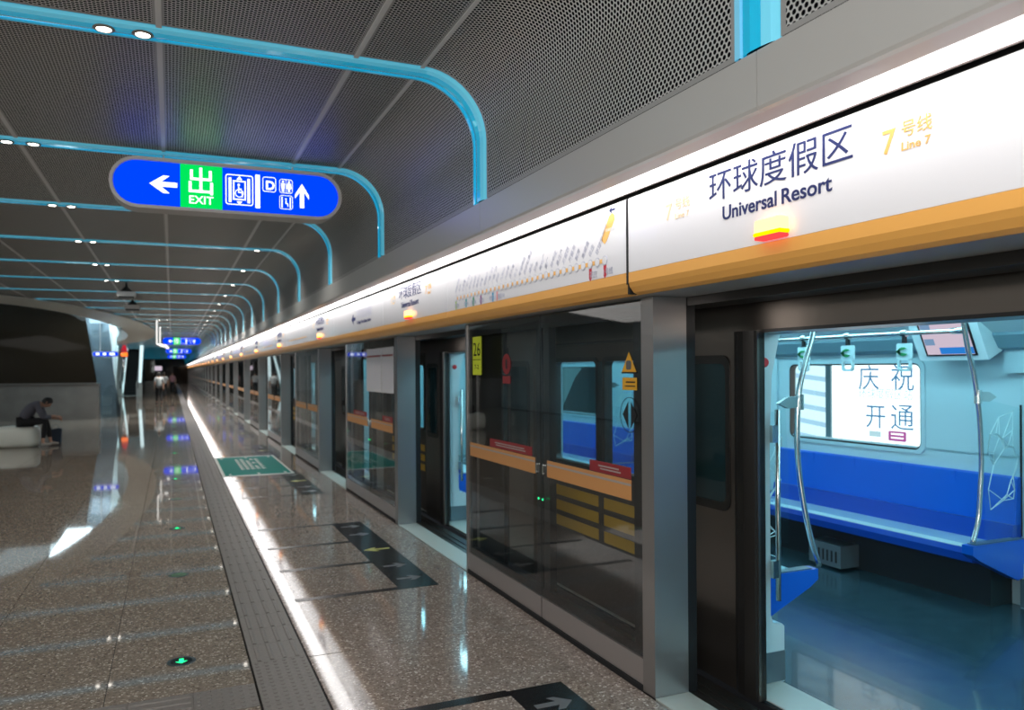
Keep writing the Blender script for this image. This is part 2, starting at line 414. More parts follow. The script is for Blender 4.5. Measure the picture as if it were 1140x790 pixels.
def flat_panel(mb, x0, x1, y0, y1, z):
    b = .022; gx = .004
    xa, xb = x0 + gx, x1 - gx
    ys = [y0, y0 + b, y1 - b, y1]; xs = [xa, xa + b, xb - b, xb]
    q = []
    for i in range(3):
        for j in range(3):
            c = [(xs[i], ys[j], z), (xs[i], ys[j + 1], z), (xs[i + 1], ys[j + 1], z), (xs[i + 1], ys[j], z)]
            q.append((c, [(p[1], p[0]) for p in c], 0 if (i, j) == (1, 1) else 1))
    # folded rims
    for a, c in (((xs[0], ys[0]), (xs[3], ys[0])), ((xs[3], ys[3]), (xs[0], ys[3])), ((xs[0], ys[3]), (xs[0], ys[0])), ((xs[3], ys[0]), (xs[3], ys[3]))):
        q.append(([(a[0], a[1], z), (c[0], c[1], z), (c[0], c[1], z + .03), (a[0], a[1], z + .03)], [(0, 0)] * 4, 1))
    uvq(mb, q)
def curve_profile():
    pts = [(XS[0] + .0, ZC, 0)]
    s = 0; px, pz = XW - RC, ZC
    for k in range(1, 13):
        a = PI / 2 * k / 12; x = XW - RC + RC * math.sin(a); z = ZC - RC + RC * math.cos(a)
        s += math.hypot(x - px, z - pz); pts.append((x, z, s)); px, pz = x, z
    pts.append((XW, 2.652 + .02, s + pz - 2.672)); pts.append((XW, 2.652, s + pz - 2.652))
    return pts
CP = curve_profile()
def curve_panel(mb, y0, y1):
    b = .022; ys = [y0, y0 + b, y1 - b, y1]; q = []
    for i in range(len(CP) - 1):
        for j in range(3):
            (xa, za, sa), (xb, zb, sb) = CP[i], CP[i + 1]
            c = [(xa, ys[j], za), (xa, ys[j + 1], za), (xb, ys[j + 1], zb), (xb, ys[j], zb)]
            q.append((c, [(ys[j], sa), (ys[j + 1], sa), (ys[j + 1], sb), (ys[j], sb)], 1 if (j != 1 or i == len(CP) - 2) else 0))
    uvq(mb, q)
far_c = MB(); far_w = MB(); far_f = MB()
protos = {}
for k in range(-2, NR):
    y0 = RIB0 + RIBP * k + RIBW / 2 + .004; y1 = y0 + RIBP - RIBW - .008
    near = k < 14
    for c in range(len(XS) - 1):
        x1, x0 = XS[c], XS[c + 1]
        if in_oval((x0 + x1) / 2, (y0 + y1) / 2, .90): continue
        if near:
            if c in protos:
                o = protos[c].copy(); COL.objects.link(o); o.location.y = (y0 - protos[c]['y'])
            else:
                m = MB(); flat_panel(m, x0, x1, y0, y1, ZC)
                o = obj('ceiling_panel', m, [MT['perf'], MT['panel']], ceiling); protos[c] = o; o['y'] = y0
        else: flat_panel(far_c, x0, x1, y0, y1, ZC)
    if near:
        if 'w' in protos:
            o = protos['w'].copy(); COL.objects.link(o); o.location.y = y0 - protos['w']['y']
            o = protos['f'].copy(); COL.objects.link(o); o.location.y = y0 - protos['w']['y']
        else:
            m = MB(); curve_panel(m, y0, y1)
            o = obj('curved_panel', m, [MT['perf'], MT['panel']], wall_r, smooth=False); protos['w'] = o; o['y'] = y0
            yc = y0 - RIBW / 2 - .004
            m = MB().prism([(XW - .003, 2.648), (XW - .003, 2.472), (XW + .004, 2.462), (XW + .03, 2.462), (XW + .03, 2.648)], 'y', yc + .002, yc + RIBP - .002)
            protos['f'] = obj('fascia_panel', m, MT['fascia'], wall_r)
    else:
        curve_panel(far_w, y0, y1); yc = y0 - RIBW / 2 - .004
        far_f.box(XW - .003, XW + .03, yc + .002, yc + RIBP - .002, 2.462, 2.648)
for p in protos.values():
    if 'y' in p.keys(): del p['y']
obj('ceiling_panel_field', far_c, [MT['perf'], MT['panel']], ceiling, kind='stuff')
obj('curved_panel_field', far_w, [MT['perf'], MT['panel']], wall_r, kind='stuff')
obj('fascia_panel_field', far_f, MT['fascia'], wall_r, kind='stuff')
obj('wall_backing', MB().box(XW + .04, XW + .08, Y_START, Y_END, 2.52, 3.6), MT['matte_black'], wall_r)
m = MB(); ys = [Y_START, 19.0]
m.box(-8.6, 2.2, Y_START, 19.0, 3.56, 3.6); m.box(-.6, 2.2, 19, 56, 3.56, 3.6); m.box(-8.6, 2.2, 56, Y_END, 3.56, 3.6)
obj('ceiling_void', m, MT['matte_black'], ceiling)
# long seam profiles between the ceiling panels
for x in XS[1:6]:
    x_ = x
    ye = Y_END
    if x < -.7: ye = EC[1] - EB * math.sqrt(max(0, 1 - ((x - EC[0]) / EA) ** 2)) + .3
    obj('seam_profile', MB().box(x_ - .014, x_ + .014, Y_START, ye, ZC - .002, ZC + .01), MT['seam'], ceiling)
obj('seam_profile', MB().box(XS[0] - .012, XS[0] + .012, Y_START, Y_END, ZC - .002, ZC + .01), MT['seam'], ceiling)

# cyan ribs : from the ceiling round the corner and down to the fascia
def rib_mesh(yc, x_start, which):
    # (offset along y from the far edge, height out of the surface)
    segs = {'rib_lip': [(-.100, -.01), (-.100, .007), (-.074, .007), (-.072, -.012)],
            'rib_band': [(-.062, -.012), (-.060, .006), (-.018, .014), (.030, .012)],
            'rib_edge': [(.030, .012), (.066, .006), (.100, -.010)]}[which]
    path = [(x_start, ZC, 0, -1)]
    for k in range(0, 17):
        a = PI / 2 * k / 16; path.append((XW - RC + RC * math.sin(a), ZC - RC + RC * math.cos(a), -math.sin(a), -math.cos(a)))
    path.append((XW, 2.650, -1, 0))
    mb = MB(); n = len(segs)
    for (x, z, nx, nz) in path:
        for (o, h) in segs: mb.v.append((x + nx * h, yc - o, z + nz * h))
    for i in range(len(path) - 1):
        for j in range(n - 1):
            a = i * n + j; mb.f.append((a, a + 1, a + n + 1, a + n)); mb.m.append(0)
    return mb
rib_names = {1: 'cyan ceiling rib nearest the camera that carries a downlight pair at the top left',
             0: 'wide cyan wall strip above the large station sign at the top right',
             2: 'cyan ceiling rib directly behind the blue capsule sign', 3: 'cyan ceiling rib just below the blue capsule sign, third across the ceiling',
             4: 'fourth thin cyan ceiling rib across the hall'}
for k in range(-1, NR):
    yc = RIB0 + RIBP * k
    xs = -8.5
    if abs(yc - EC[1]) < EB: xs = EC[0] + EA * math.sqrt(1 - ((yc - EC[1]) / EB) ** 2) - .1
    lab = rib_names.get(k, 'thin glowing cyan rib farther down the ceiling, one of the receding row' if k > 4 else 'cyan ceiling rib overhead behind the camera')
    r = thing('ceiling_rib', lab, 'light strip', (XW, yc, 2.65), 'cyan ribs across the ceiling')
    obj('rib_band', rib_mesh(yc, xs, 'rib_band'), MT['cyan'], r)
    obj('rib_edge', rib_mesh(yc, xs, 'rib_edge'), MT['cyan_edge_lit'], r)
    obj('rib_lip', rib_mesh(yc, xs, 'rib_lip'), MT['cyan_lip_lit'] if k < 1 else MT['cyan'], r)
    obj('rib_backing', MB().box(xs, 1.35, yc - .10, yc + .10, ZC + .014, ZC + .03).box(XW + .014, XW + .03, yc - .1, yc + .1, 2.66, 3.0), MT['matte_black'], r)
# downlights
def downlight(x, y, label, group, power=0):
    d = thing('downlight', label, 'ceiling light', (x, y, ZC - .014), group)
    obj('rim', MB().lathe([(.048, .0), (.052, -.006), (.036, -.010), (.036, .0)], (x, y, ZC - .012), 16), MT['spot_rim'], d)
    obj('lens', MB().lathe([(.035, -.004), (.030, -.009)], (x, y, ZC - .012), 14), MT['spot'], d)
    if power:
        L = bpy.data.lights.new('downlight_beam', 'SPOT'); L.energy = power; L.spot_size = math.radians(130); L.spot_blend = 1; L.shadow_soft_size = .04; L.color = (1, .95, .88)
        lo = bpy.data.objects.new('downlight_beam', L); lo.location = (0, 0, -.014); lo.parent = d; COL.objects.link(lo)
    return d
downlight(-.30, RIB0 + RIBP, 'left round downlight of the pair in the nearest cyan rib', 'downlights in pairs', 80)
downlight(-.125, RIB0 + RIBP, 'right round downlight of the pair in the nearest cyan rib', 'downlights in pairs')
ordn = {2: 'second', 3: 'third', 4: 'fourth', 5: 'fifth'}
for k in range(2, 7):
    for x, s in ((-1.11, 'left'), (-.94, 'right')):
        downlight(x, RIB0 + RIBP * k, ('%s downlight of the pair in the %s cyan rib at the left' % (s, ordn[k])) if k in ordn else 'tiny downlight of a far pair in the cyan ribs', 'downlights in pairs', 115 if s == 'left' else 0)
downlight(-.2, RIB0, 'round downlight in the cyan rib overhead behind the camera', 'downlights in pairs', 80)
downlight(-.2, RIB0 - RIBP, 'second round downlight overhead behind the camera', 'downlights in pairs', 80)
for k in range(3, 24):
    downlight(1.12, RIB0 + RIBP * k, {3: 'downlight in the cyan rib just under the blue capsule sign', 4: 'single downlight in the fourth cyan rib near the ceiling curve'}.get(k, 'tiny downlight in the far row near the ceiling curve'), 'single downlights by the curve', 60 if k < 7 else 230)
for k in range(11, 20, 2):
    for x in (-.38, -.14): downlight(x, RIB0 + RIBP * k, 'tiny downlight over the far end of the platform', 'far downlights', 260)

# oval skylight: ring, shaft
def oval(s_a, s_b, n=72): return [(EC[0] + s_a * math.cos(2 * PI * i / n), EC[1] + s_b * math.sin(2 * PI * i / n)) for i in range(n)]
ring = MB(); o1, o2 = oval(EA, EB), oval(EA - 1.15, EB - 2.4)
frame_prism(ring, o1, o2, 'z', ZC - .05, ZC - .02)
obj('trim_1', ring, MT['ring'], None, kind='structure', loc=(EC[0], EC[1], ZC))
sh = MB(); o3 = oval(EA - .5, EB - 1.0); n = len(o2)
sh.v += [(x, y, ZC - .02) for x, y in o2] + [(x, y, 6.9) for x, y in o3]
sh.f += [(i, (i + 1) % n, n + (i + 1) % n, n + i) for i in range(n)]; sh.m += [0] * n
obj('trim_2', sh, MT['shaft'], None, kind='structure', loc=(EC[0], EC[1], ZC), smooth=False)
t = thing('skylight', 'cold white glowing oval skylight up in the shaft at the left', 'skylight', (EC[0], EC[1], 6.9))
obj('lit_ceiling', MB().prism(oval(EA - .25, EB - 1.05), 'z', 6.9, 6.95), emis('skylight_glow', (.62, .88, 1.0), .2), t)

# light cove above the sign boxes
ls = thing('linear_light', 'long white light strip running above the white sign panels', 'light strip', (1.94, 0, 2.505))
obj('diffuser', MB().box(1.845, 2.035, Y_START, Y_END, 2.500, 2.515), MT['strip'], ls)
obj('edge_profile', MB().box(2.036, 2.050, Y_START, Y_END, 2.499, 2.52), MT['soffit'], ls)
obj('trim_3', MB().box(1.702, 1.844, Y_START, Y_END, 2.475, 2.49), MT['soffit'], None, kind='structure', loc=(1.77, 0, 2.48))
obj('trim_4', MB().box(1.70, 2.30, Y_START, Y_END, 2.516, 2.522).box(2.09, 2.10, Y_START, Y_END, 2.03, 2.52), MT['black'], None, kind='structure', loc=(2.0, 0, 2.52))

# ================================================================ SIGN PANELS
UX, UZ = (0, -1, 0), (0, 0, 1)           # lettering on the sign boxes is read from the platform
def sign_box(y0, y1, label, group):
    t = thing('sign_panel', label, 'sign', (2.05, (y0 + y1) / 2, 2.12), group)
    a, b = y0 + .0035, y1 - (.016 if abs(y1 - Y0) < .01 else .0035)
    obj('white_face', MB().prism([(2.05, 2.118), (2.05, 2.474), (2.054, 2.480), (2.088, 2.480), (2.088, 2.118)], 'y', a, b), MT['sign_white'], t)
    obj('orange_edge', MB().prism([(2.0495, 2.117), (2.088, 2.117), (2.14, 2.05), (2.14, 2.012), (2.105, 2.008), (2.078, 2.020), (2.058, 2.045), (2.0495, 2.068)], 'y', a, b), MT['orange'], t)
    return t
XF = 2.0495
def put(t, name, s, size, y, z, m, fit=None, bold=0., res=3):
    return obj(name, text_mb(s, size, (XF, y, z), UX, UZ, .0008, 'LEFT', bold, fit=fit, res=res), m, t)
# horizontal Chinese glyph size ~ .105 m
def station(t, yr, res=4):
    """yr: y of the near edge of the door bay (sign reads towards -y)"""
    put(t, 'station_name', '环球度假区', .132, yr - .645, 2.342, MT['navy'], fit=.745, bold=.0, res=res)
    put(t, 'station_name_latin', 'Universal', .078, yr - .73, 2.247, MT['navy'], fit=.308, bold=.0012, res=res)
    put(t, 'station_name_latin', 'Resort', .078, yr - 1.064, 2.247, MT['navy'], fit=.238, bold=.0012, res=res)
    put(t, 'line_number', '7', .105, yr - 1.503, 2.313, MT['orange_ink'], bold=.001)
    put(t, 'line_name', '号线', .054, yr - 1.577, 2.352, MT['orange_ink'], fit=.105)
    put(t, 'line_name_latin', 'Line 7', .036, yr - 1.577, 2.308, MT['orange_ink'], fit=.10, bold=.0004)
    put(t, 'line_number', '7', .105, yr - .330, 2.313, MT['pale_orange'])
    put(t, 'line_name', '号线', .054, yr - .405, 2.352, MT['pale_orange'], fit=.105)
    put(t, 'line_name_latin', 'Line 7', .036, yr - .405, 2.308, MT['pale_orange'], fit=.10)
s0 = sign_box(bay(0) - 2.11, bay(0), 'large white sign panel with dark blue station name nearest the camera', 'sign panels over the doors')
station(s0, bay(0), 6)
obj('seam_gasket', MB().box(2.0485, 2.088, bay(0) - .0155, bay(0) + .003, 2.06, 2.476), MT['matte_black'], s0)
obj('seam_gasket', MB().box(2.057, 2.139, bay(0) - .0155, bay(0) + .003, 2.012, 2.06), MT['matte_black'], s0)
s1 = sign_box(bay(1) - 2.11, bay(1), 'second white station name panel, left of the route map panel', 'sign panels over the doors')
station(s1, bay(1), 2)
# route map panel
rm = sign_box(bay(0), bay(0) + 2.72, 'white route map panel with orange line of stations and slanted orange arrow', 'sign panels over the doors')
ya, yb, za, zb = 5.80, 3.50, 2.150, 2.245      # the line climbs a little in the photo's frame; keep it level on the board
zl = 2.205
obj('route_line', MB().box(XF - .0012, XF, yb, ya, zl - .011, zl + .011), MT['orange_ink'], rm)
st_o, st_i = MB(), MB()
NS = 31
for i in range(NS):
    y = ya + (yb - ya) * i / (NS - 1)
    st_o.lathe([(.0255, 0), (.0255, -.002)], (XF, y, zl), 12, 'x'); st_i.lathe([(.021, -.002), (.021, -.003)], (XF, y, zl), 12, 'x')
obj('station_rings', st_o, MT['light_ink'], rm, kind='stuff'); obj('station_dots', st_i, MT['sign_white'], rm, kind='stuff')
names = ['北京西站', '湾子', '达官营', '广安门内', '菜市口', '虎坊桥', '珠市口', '桥湾', '磁器口', '广渠门内', '广渠门外', '双井', '九龙山', '大郊亭', '百子湾', '化工', '南楼梓庄', '欢乐谷景区', '垡头', '双合', '焦化厂', '黄厂', '郎辛庄', '黑庄户', '万盛西', '万盛东', '群芳', '高楼金', '花庄', '环球度假区', '']
nm = MB()
rt = Vector((0, -.62, .78)).normalized()
for i in range(NS - 1):
    y = ya + (yb - ya) * i / (NS - 1)
    q = text_mb(names[i], .036, (XF, y, zl + .035), tuple(rt), tuple(Vector((1, 0, 0)).cross(rt) * -1), .0005, res=1)
    nm.add(q.v, q.f)
obj('station_names', nm, MT['light_ink'], rm, kind='stuff')
for i, c in ((0, (.35, .55, .10)), (3, (0, .35, .38)), (5, (0, .35, .14)), (7, (.32, .06, .28)), (10, (0, .32, .55)), (11, (.75, .30, .30)), (28, (.55, .03, .05)), (30, (.55, .03, .05))):
    y = ya + (yb - ya) * i / (NS - 1); mt = mat('interchange_ink', c, .4)
    obj('interchange_mark', MB().prism([(y + .014, zl - .022), (y - .014, zl - .022), (y - .014, zl - .075), (y, zl - .092), (y + .014, zl - .075)], 'x', XF - .001, XF), mt, rm)
for y, s_ in ((5.83, '地铁9'), (5.62, '地铁4'), (5.46, '地铁8'), (5.30, '地铁5'), (5.10, '地铁10'), (4.95, '地铁14'), (3.66, '花庄'), (3.52, '1号线')):
    put(rm, 'small_caption', s_, .040, y, 2.132, MT['light_ink'])
obj('direction_pointer', MB().prism([(3.50, 2.290), (3.535, 2.315), (3.455, 2.425), (3.425, 2.437), (3.405, 2.425), (3.40, 2.40), (3.482, 2.302)], 'x', XF - .001, XF), MT['orange_ink'], rm)
put(rm, 'direction_caption', '环球度假区', .0001 + .018, 3.49, 2.35, MT['sign_white'])
obj('direction_arrow', MB().prism([(3.455, 2.452), (3.43, 2.470), (3.43, 2.457), (3.395, 2.457), (3.395, 2.447), (3.43, 2.447), (3.43, 2.434)], 'x', XF - .001, XF), MT['navy'], rm)
# next panel: arrow and next station
nx = sign_box(bay(1), bay(1) + 2.72, 'white panel with small left arrow and grey direction text above the second glass bay', 'sign panels over the doors')
yA = bay(1) + .95
obj('direction_arrow', MB().prism([(yA + .62, 2.27), (yA + .50, 2.34), (yA + .50, 2.29), (yA + .40, 2.29), (yA + .40, 2.25), (yA + .50, 2.25), (yA + .50, 2.20)], 'x', XF - .001, XF), MT['navy'], nx)
put(nx, 'direction_name', '开往北京西站', .12, yA + .34, 2.27, MT['light_ink'], fit=.78, res=2)
put(nx, 'direction_name_latin', 'To Beijing West Railway Station', .06, yA + .34, 2.20, MT['navy'], fit=.74, res=1)
def beacon(k, label):
    y = bay(k) - 1.03; x = 2.044
    b = thing('door_beacon', label, 'warning light', (x, y, 2.12), 'door beacons on the sign panels')
    obj('lamp_body', MB().prism(rrect(y - .07, y + .07, 2.140, 2.198, .012), 'x', 2.012, 2.048), MT['beacon'], b)
    obj('lamp_band', MB().prism(rrect(y - .073, y + .073, 2.138, 2.152, .006), 'x', 2.008, 2.049), MT['beacon_y'], b)
    obj('lamp_foot', MB().prism(rrect(y - .068, y + .068, 2.124, 2.138, .006), 'x', 2.010, 2.049), MT['beacon_red'], b)
    return b
beacon(0, 'glowing orange beacon under the large dark blue station name')
beacon(1, 'glowing orange beacon under the second station name panel')
far_sign = None; far_map = None
for k in range(2, NB):
    if k == 2:
        fs = sign_box(bay(2) - 2.11, bay(2), 'third white station name panel with a beacon, seen small', 'sign panels over the doors'); station(fs, bay(2), 1)
        fm = sign_box(bay(2), bay(2) + 2.72, 'white sign panel with orange line, past the third station name panel', 'sign panels over the doors')
        obj('route_line', MB().box(XF - .0012, XF, bay(2) + .3, bay(2) + 2.4, 2.20, 2.215), MT['orange_ink'], fm)
        b0 = beacon(2, 'small orange beacon on the third station name panel')
    else:
        l = fs.location.copy(); l.y = fs.location.y + PITCH * (k - 2); dup(fs, l, 'white station name panel in the far run of the header', 'sign panels over the doors')
        l = fm.location.copy(); l.y += PITCH * (k - 2); dup(fm, l, 'white sign panel with an orange line in the far run of the header', 'sign panels over the doors')
        l = b0.location.copy(); l.y += PITCH * (k - 2); dup(b0, l, 'tiny orange beacon in the far row along the header', 'door beacons on the sign panels')
fb = sign_box(bay(-1), bay(-1) + 2.72, 'white sign panel to the right of the large station name panel', 'sign panels over the doors')

# ================================================================ PLATFORM SCREEN DOORS
def door_bay(y0, label, full=True):
    t = thing('platform_screen_door', label, 'screen door', (2.20, y0, 0), 'platform screen door bays')
    P = lambda n, m_, mt, **kw: obj(n, m_, mt, t, **kw)
    P('post', MB().box(2.20, 2.40, y0, y0 + .11, .0, 2.008), MT['steel'])
    P('post_liner', MB().box(2.402, 2.455, y0 + .002, y0 + .11, 0, 2.008), MT['black'])
    P('end_trim', MB().box(2.20, 2.40, y0 + 2.685, y0 + 2.72, 0, 2.008), MT['steel'])
    g1 = (y0 + .118, y0 + 1.308); g2 = (y0 + 1.322, y0 + 2.68)
    for a, b in (g1, g2):
        P('glass_pane', MB().box(2.206, 2.218, a, b, .165, 2.004), MT['glass'])
        P('kick_plate', MB().box(2.205, 2.225, a, b, .028, .160), MT['steel_h'])
    fr = MB()
    fr.box(2.222, 2.250, g1[0], g2[1], 1.915, 2.004).box(2.222, 2.25, g1[0], g2[1], .125, .215)
    fr.box(2.222, 2.26, g1[0], g1[0] + .10, .2, 1.93).box(2.222, 2.26, g2[1] - .05, g2[1], .2, 1.93)
    P('glass_frame', fr, MT['black'])
    P('middle_stile', MB().box(2.222, 2.27, y0 + 1.22, y0 + 1.305, .2, 1.92).box(2.222, 2.27, y0 + 1.325, y0 + 1.41, .2, 1.92), MT['black'])
    P('opened_leaf', MB().box(2.30, 2.33, y0 + 2.16, y0 + 2.68, .03, 1.96), MT['black'])
    P('sill', MB().box(2.20, 2.40, y0 - 2.105, y0 - .003, -.02, .004), MT['sill'])
    P('sill_track', MB().box(2.41, 2.60, y0 - 2.105, y0 + 2.72, -.05, -.004).box(2.46, 2.475, y0 - 2.105, y0 + 2.72, -.004, .002).box(2.52, 2.535, y0 - 2.105, y0 + 2.72, -.004, .002), MT['ribbed'])
    P('base_seal', MB().box(2.196, 2.24, y0 + .112, y0 + 2.684, -.012, .026), MT['matte_black'])
    P('waist_strip', MB().box(2.2035, 2.2055, g1[0] + .1, y0 + 1.22, .955, 1.062).box(2.2035, 2.2055, y0 + 1.40, g2[1] - .05, .955, 1.062), MT['belt'])
    P('waist_line', MB().box(2.2028, 2.2034, g1[0] + .1, y0 + 1.22, 1.030, 1.042).box(2.2028, 2.2034, y0 + 1.40, g2[1] - .05, 1.030, 1.042), MT['grey_ink'])
    if full:
        for a, b in ((y0 + .22, y0 + .66), (y0 + 1.45, y0 + 2.20)):
            r_ = P('red_label', MB().box(2.2028, 2.2055, a, b, 1.066, 1.128), MT['redband'])
            P('red_label_lettering', MB().box(2.2020, 2.2027, a + .1, b - .12, 1.084, 1.092).box(2.2020, 2.2027, a + .12, b - .10, 1.1, 1.108), MT['grey_ink'], label='white lettering on the red strip')
        for yy in (y0 + 1.27, y0 + 1.37): P('lock_handle', MB().prism(rrect(yy - .012, yy + .012, .965, 1.035, .011), 'x', 2.196, 2.206), MT['chrome'])
        for yy in (y0 + 1.29, y0 + 1.35): P('green_led', MB().lathe([(.007, 0), (.006, -.004)], (2.205, yy, .80), 8, 'x'), MT['lamp_green'])
    return t
BR = 'platform screen door bay'
d_neg = door_bay(bay(-1), 'glass screen door bay behind the camera at the right')
d0 = door_bay(bay(0), 'nearest full glass screen door bay between the two open doorways')
d1 = door_bay(bay(1), 'second glass screen door bay, with the white notice on its glass')
d2 = door_bay(bay(2), 'third glass screen door bay beside the teal floor mat', False)
for k in range(3, NB):
    dup(d2, (2.20, bay(k), 0), {3: 'fourth glass screen door bay just past the teal floor mat'}.get(k, 'glass screen door bay in the far receding row'), 'platform screen door bays')
# over-door beam and soffit, continuous
obj('trim_5', MB().box(2.11, 2.46, Y_START, Y_END, 2.010, 2.028), MT['sign_case'], None, kind='structure', loc=(2.2, 0, 2.01))
obj('trim_6', MB().box(2.405, 2.60, Y_START, Y_END, 1.965, 2.009), MT['ribbed'], None, kind='structure', loc=(2.5, 0, 1.99))
# stickers on the glass : things stuck on
def decal(name, label, cat, y, z): return thing(name, label, cat, (2.2028, y, z))
XG = 2.2030
t = decal('door_number', 'acid yellow door number plate reading 26', 'sign', 5.73, 1.6)
obj('plate', MB().prism(rrect(5.655, 5.845, 1.605, 1.905, .004), 'x', XG - .0015, XG), MT['yellow'], t)
obj('numerals', text_mb('26', .15, (XG - .0015, 5.825, 1.755), UX, UZ, .0006, 'LEFT', 0, fit=.15), MT['floor_black'], t)
obj('divider', MB().box(XG - .0025, XG - .0015, 5.665, 5.835, 1.722, 1.726), MT['floor_black'], t)
obj('small_numerals', text_mb('7-2', .05, (XG - .0015, 5.80, 1.65), UX, UZ, .0006, 'LEFT', 0, fit=.09), MT['floor_black'], t)
t = decal('warning_sticker', 'small red oval prohibition sticker with red tag on dark glass', 'sticker', 5.15, 1.6)
obj('disc', MB().lathe([(.075, 0), (.075, -.0015)], (XG, 5.16, 1.685), 20, 'x'), MT['redband'], t)
obj('figure', MB().box(XG - .0025, XG - .0015, 5.145, 5.175, 1.65, 1.72), MT['black'], t)
obj('tag', MB().box(XG - .0015, XG, 5.09, 5.23, 1.545, 1.60), MT['redband'], t)
t = decal('caution_triangle', 'small amber warning triangle sticker at the right of the near glass', 'sticker', 3.52, 1.6)
obj('triangle', MB().prism([(3.592, 1.628), (3.448, 1.628), (3.52, 1.735)], 'x', XG - .0015, XG), MT['amber'], t)
obj('triangle_edge', MB().prism([(3.592, 1.622), (3.448, 1.622), (3.448, 1.630), (3.592, 1.630)], 'x', XG - .002, XG), MT['black'], t)
obj('pictogram', MB().prism(rrect(3.497, 3.545, 1.642, 1.69, .012), 'x', XG - .003, XG - .0015), MT['arrow_grey'], t)
t = decal('caution_label', 'small amber rectangular label below the warning triangle', 'sticker', 3.51, 1.55)
obj('label_plate', MB().box(XG - .0015, XG, 3.445, 3.585, 1.535, 1.60), MT['amber'], t)
obj('label_lettering', MB().box(XG - .0022, XG - .0015, 3.46, 3.55, 1.573, 1.581).box(XG - .0022, XG - .0015, 3.46, 3.56, 1.553, 1.559), MT['black'], t)
t = decal('door_split_symbol', 'ringed dark diamond opening symbol on the near glass', 'sticker', 3.52, 1.4)
m = MB(); n_ = 28; R1 = .094
frame_prism(m, [(3.517 + R1 * math.cos(2 * PI * i / n_), 1.405 + R1 * math.sin(2 * PI * i / n_)) for i in range(n_)], [(3.517 + .090 * math.cos(2 * PI * i / n_), 1.405 + .090 * math.sin(2 * PI * i / n_)) for i in range(n_)], 'x', XG - .001, XG)
obj('ring', m, MT['black'], t)
obj('left_half', MB().prism([(3.53, 1.475), (3.585, 1.405), (3.53, 1.335)], 'x', XG - .001, XG), MT['black'], t)
obj('right_half', MB().prism([(3.504, 1.475), (3.504, 1.335), (3.449, 1.405)], 'x', XG - .001, XG), MT['black'], t)
t = decal('notice_sheet', 'white printed timetable notice with red band on the second bay glass', 'notice', 9.0, 1.4)
for a, b in ((8.82, 9.55), (8.27, 8.80)):
    obj('sheet', MB().box(XG - .002, XG, a, b, 1.39, 1.90), MT['sign_white'], t)
    obj('red_band', MB().box(XG - .003, XG - .002, a + .02, b - .02, 1.80, 1.82), MT['redband'], t)
m = MB()
for a, b in ((8.82, 9.55), (8.27, 8.80)):
    for r_ in range(12): m.box(XG - .003, XG - .002, a + .04, b - .04, 1.44 + .028 * r_, 1.446 + .028 * r_)
obj('print_lines', m, MT['light_ink'], t, kind='stuff')

# ================================================================ FLOOR MARKINGS
def queue(y0, label):
    t = thing('queue_marking', label, 'floor marking', (1.7, y0, 0), 'queue markings before the doors')
    obj('band', MB().box(1.56, 1.87, y0 - 2.54, y0 + .20, .0004, .0016), MT['floor_black'], t)
    for d in (-2.504, -1.62, -.75, .18): obj('lane_line', MB().box(.80, 1.56, y0 + d - .036, y0 + d + .036, .0004, .0016), MT['floor_black'], t)
    def arrow(y, sgn, mt, L=.20):
        # arrow along x
        m = MB(); c = 1.715
        pts = [(c - sgn * L / 2, y - .022), (c + sgn * .02, y - .022), (c - sgn * .01, y - .07), (c + sgn * .03, y - .07), (c + sgn * L / 2, y), (c + sgn * .03, y + .07), (c - sgn * .01, y + .07), (c + sgn * .02, y + .022), (c - sgn * L / 2, y + .022)]
        if sgn < 0: pts = pts[::-1]
        m.prism(pts, 'z', .0016, .0026); obj('arrow', m, mt, t)
    arrow(y0 - 2.25, 1, MT['arrow_grey']); arrow(y0 - 1.82, 1, MT['arrow_grey'])
    arrow(y0 - 1.17, -1, MT['arrow_yellow'], .24)
    arrow(y0 - .46, 1, MT['arrow_grey']); arrow(y0 - .03, 1, MT['arrow_grey'])
    return t
q0 = queue(bay(0) + .19, 'black floor marking corner with a grey arrow at the bottom of the view')
for k in range(1, 9):
    dup(q0, (1.7, bay(k) + .19 - (.05 if k == 1 else 0), 0), {1: 'black queue marking band with yellow and grey arrows before the second doorway', 2: 'black queue marking band next to the teal floor mat'}.get(k, 'black queue marking band beyond the teal mat'), 'queue markings before the doors')
t = thing('floor_sticker', 'teal rectangular floor mat sticker with white lettering and pale border', 'floor marking', (1.25, 14.3, 0))
obj('border', MB().box(.72, 1.80, 12.88, 15.85, .0018, .0028), MT['sill'], t)
obj('field', MB().box(.76, 1.76, 13.0, 15.73, .0028, .0038), MT['teal'], t)
m = MB()
for i in range(5):
    x = 1.05 + .085 * i
    for j in range(6):
        y = 13.75 + .28 * j
        if random.random() < .85: m.box(x, x + .066, y, y + .07, .0038, .0044); m.box(x + .01, x + .03, y - .03, y + .23, .0038, .0044); m.box(x, x + .06, y + .13, y + .18, .0038, .0044)
obj('lettering', m, MT['sill'], t, kind='stuff')
m = MB()
for x in (.82, 1.25, 1.66):
    m.box(x, x + .04, 13.05, 13.2, .0038, .0044); m.box(x, x + .04, 15.5, 15.65, .0038, .0044)
obj('corner_marks', m, MT['sill'], t)
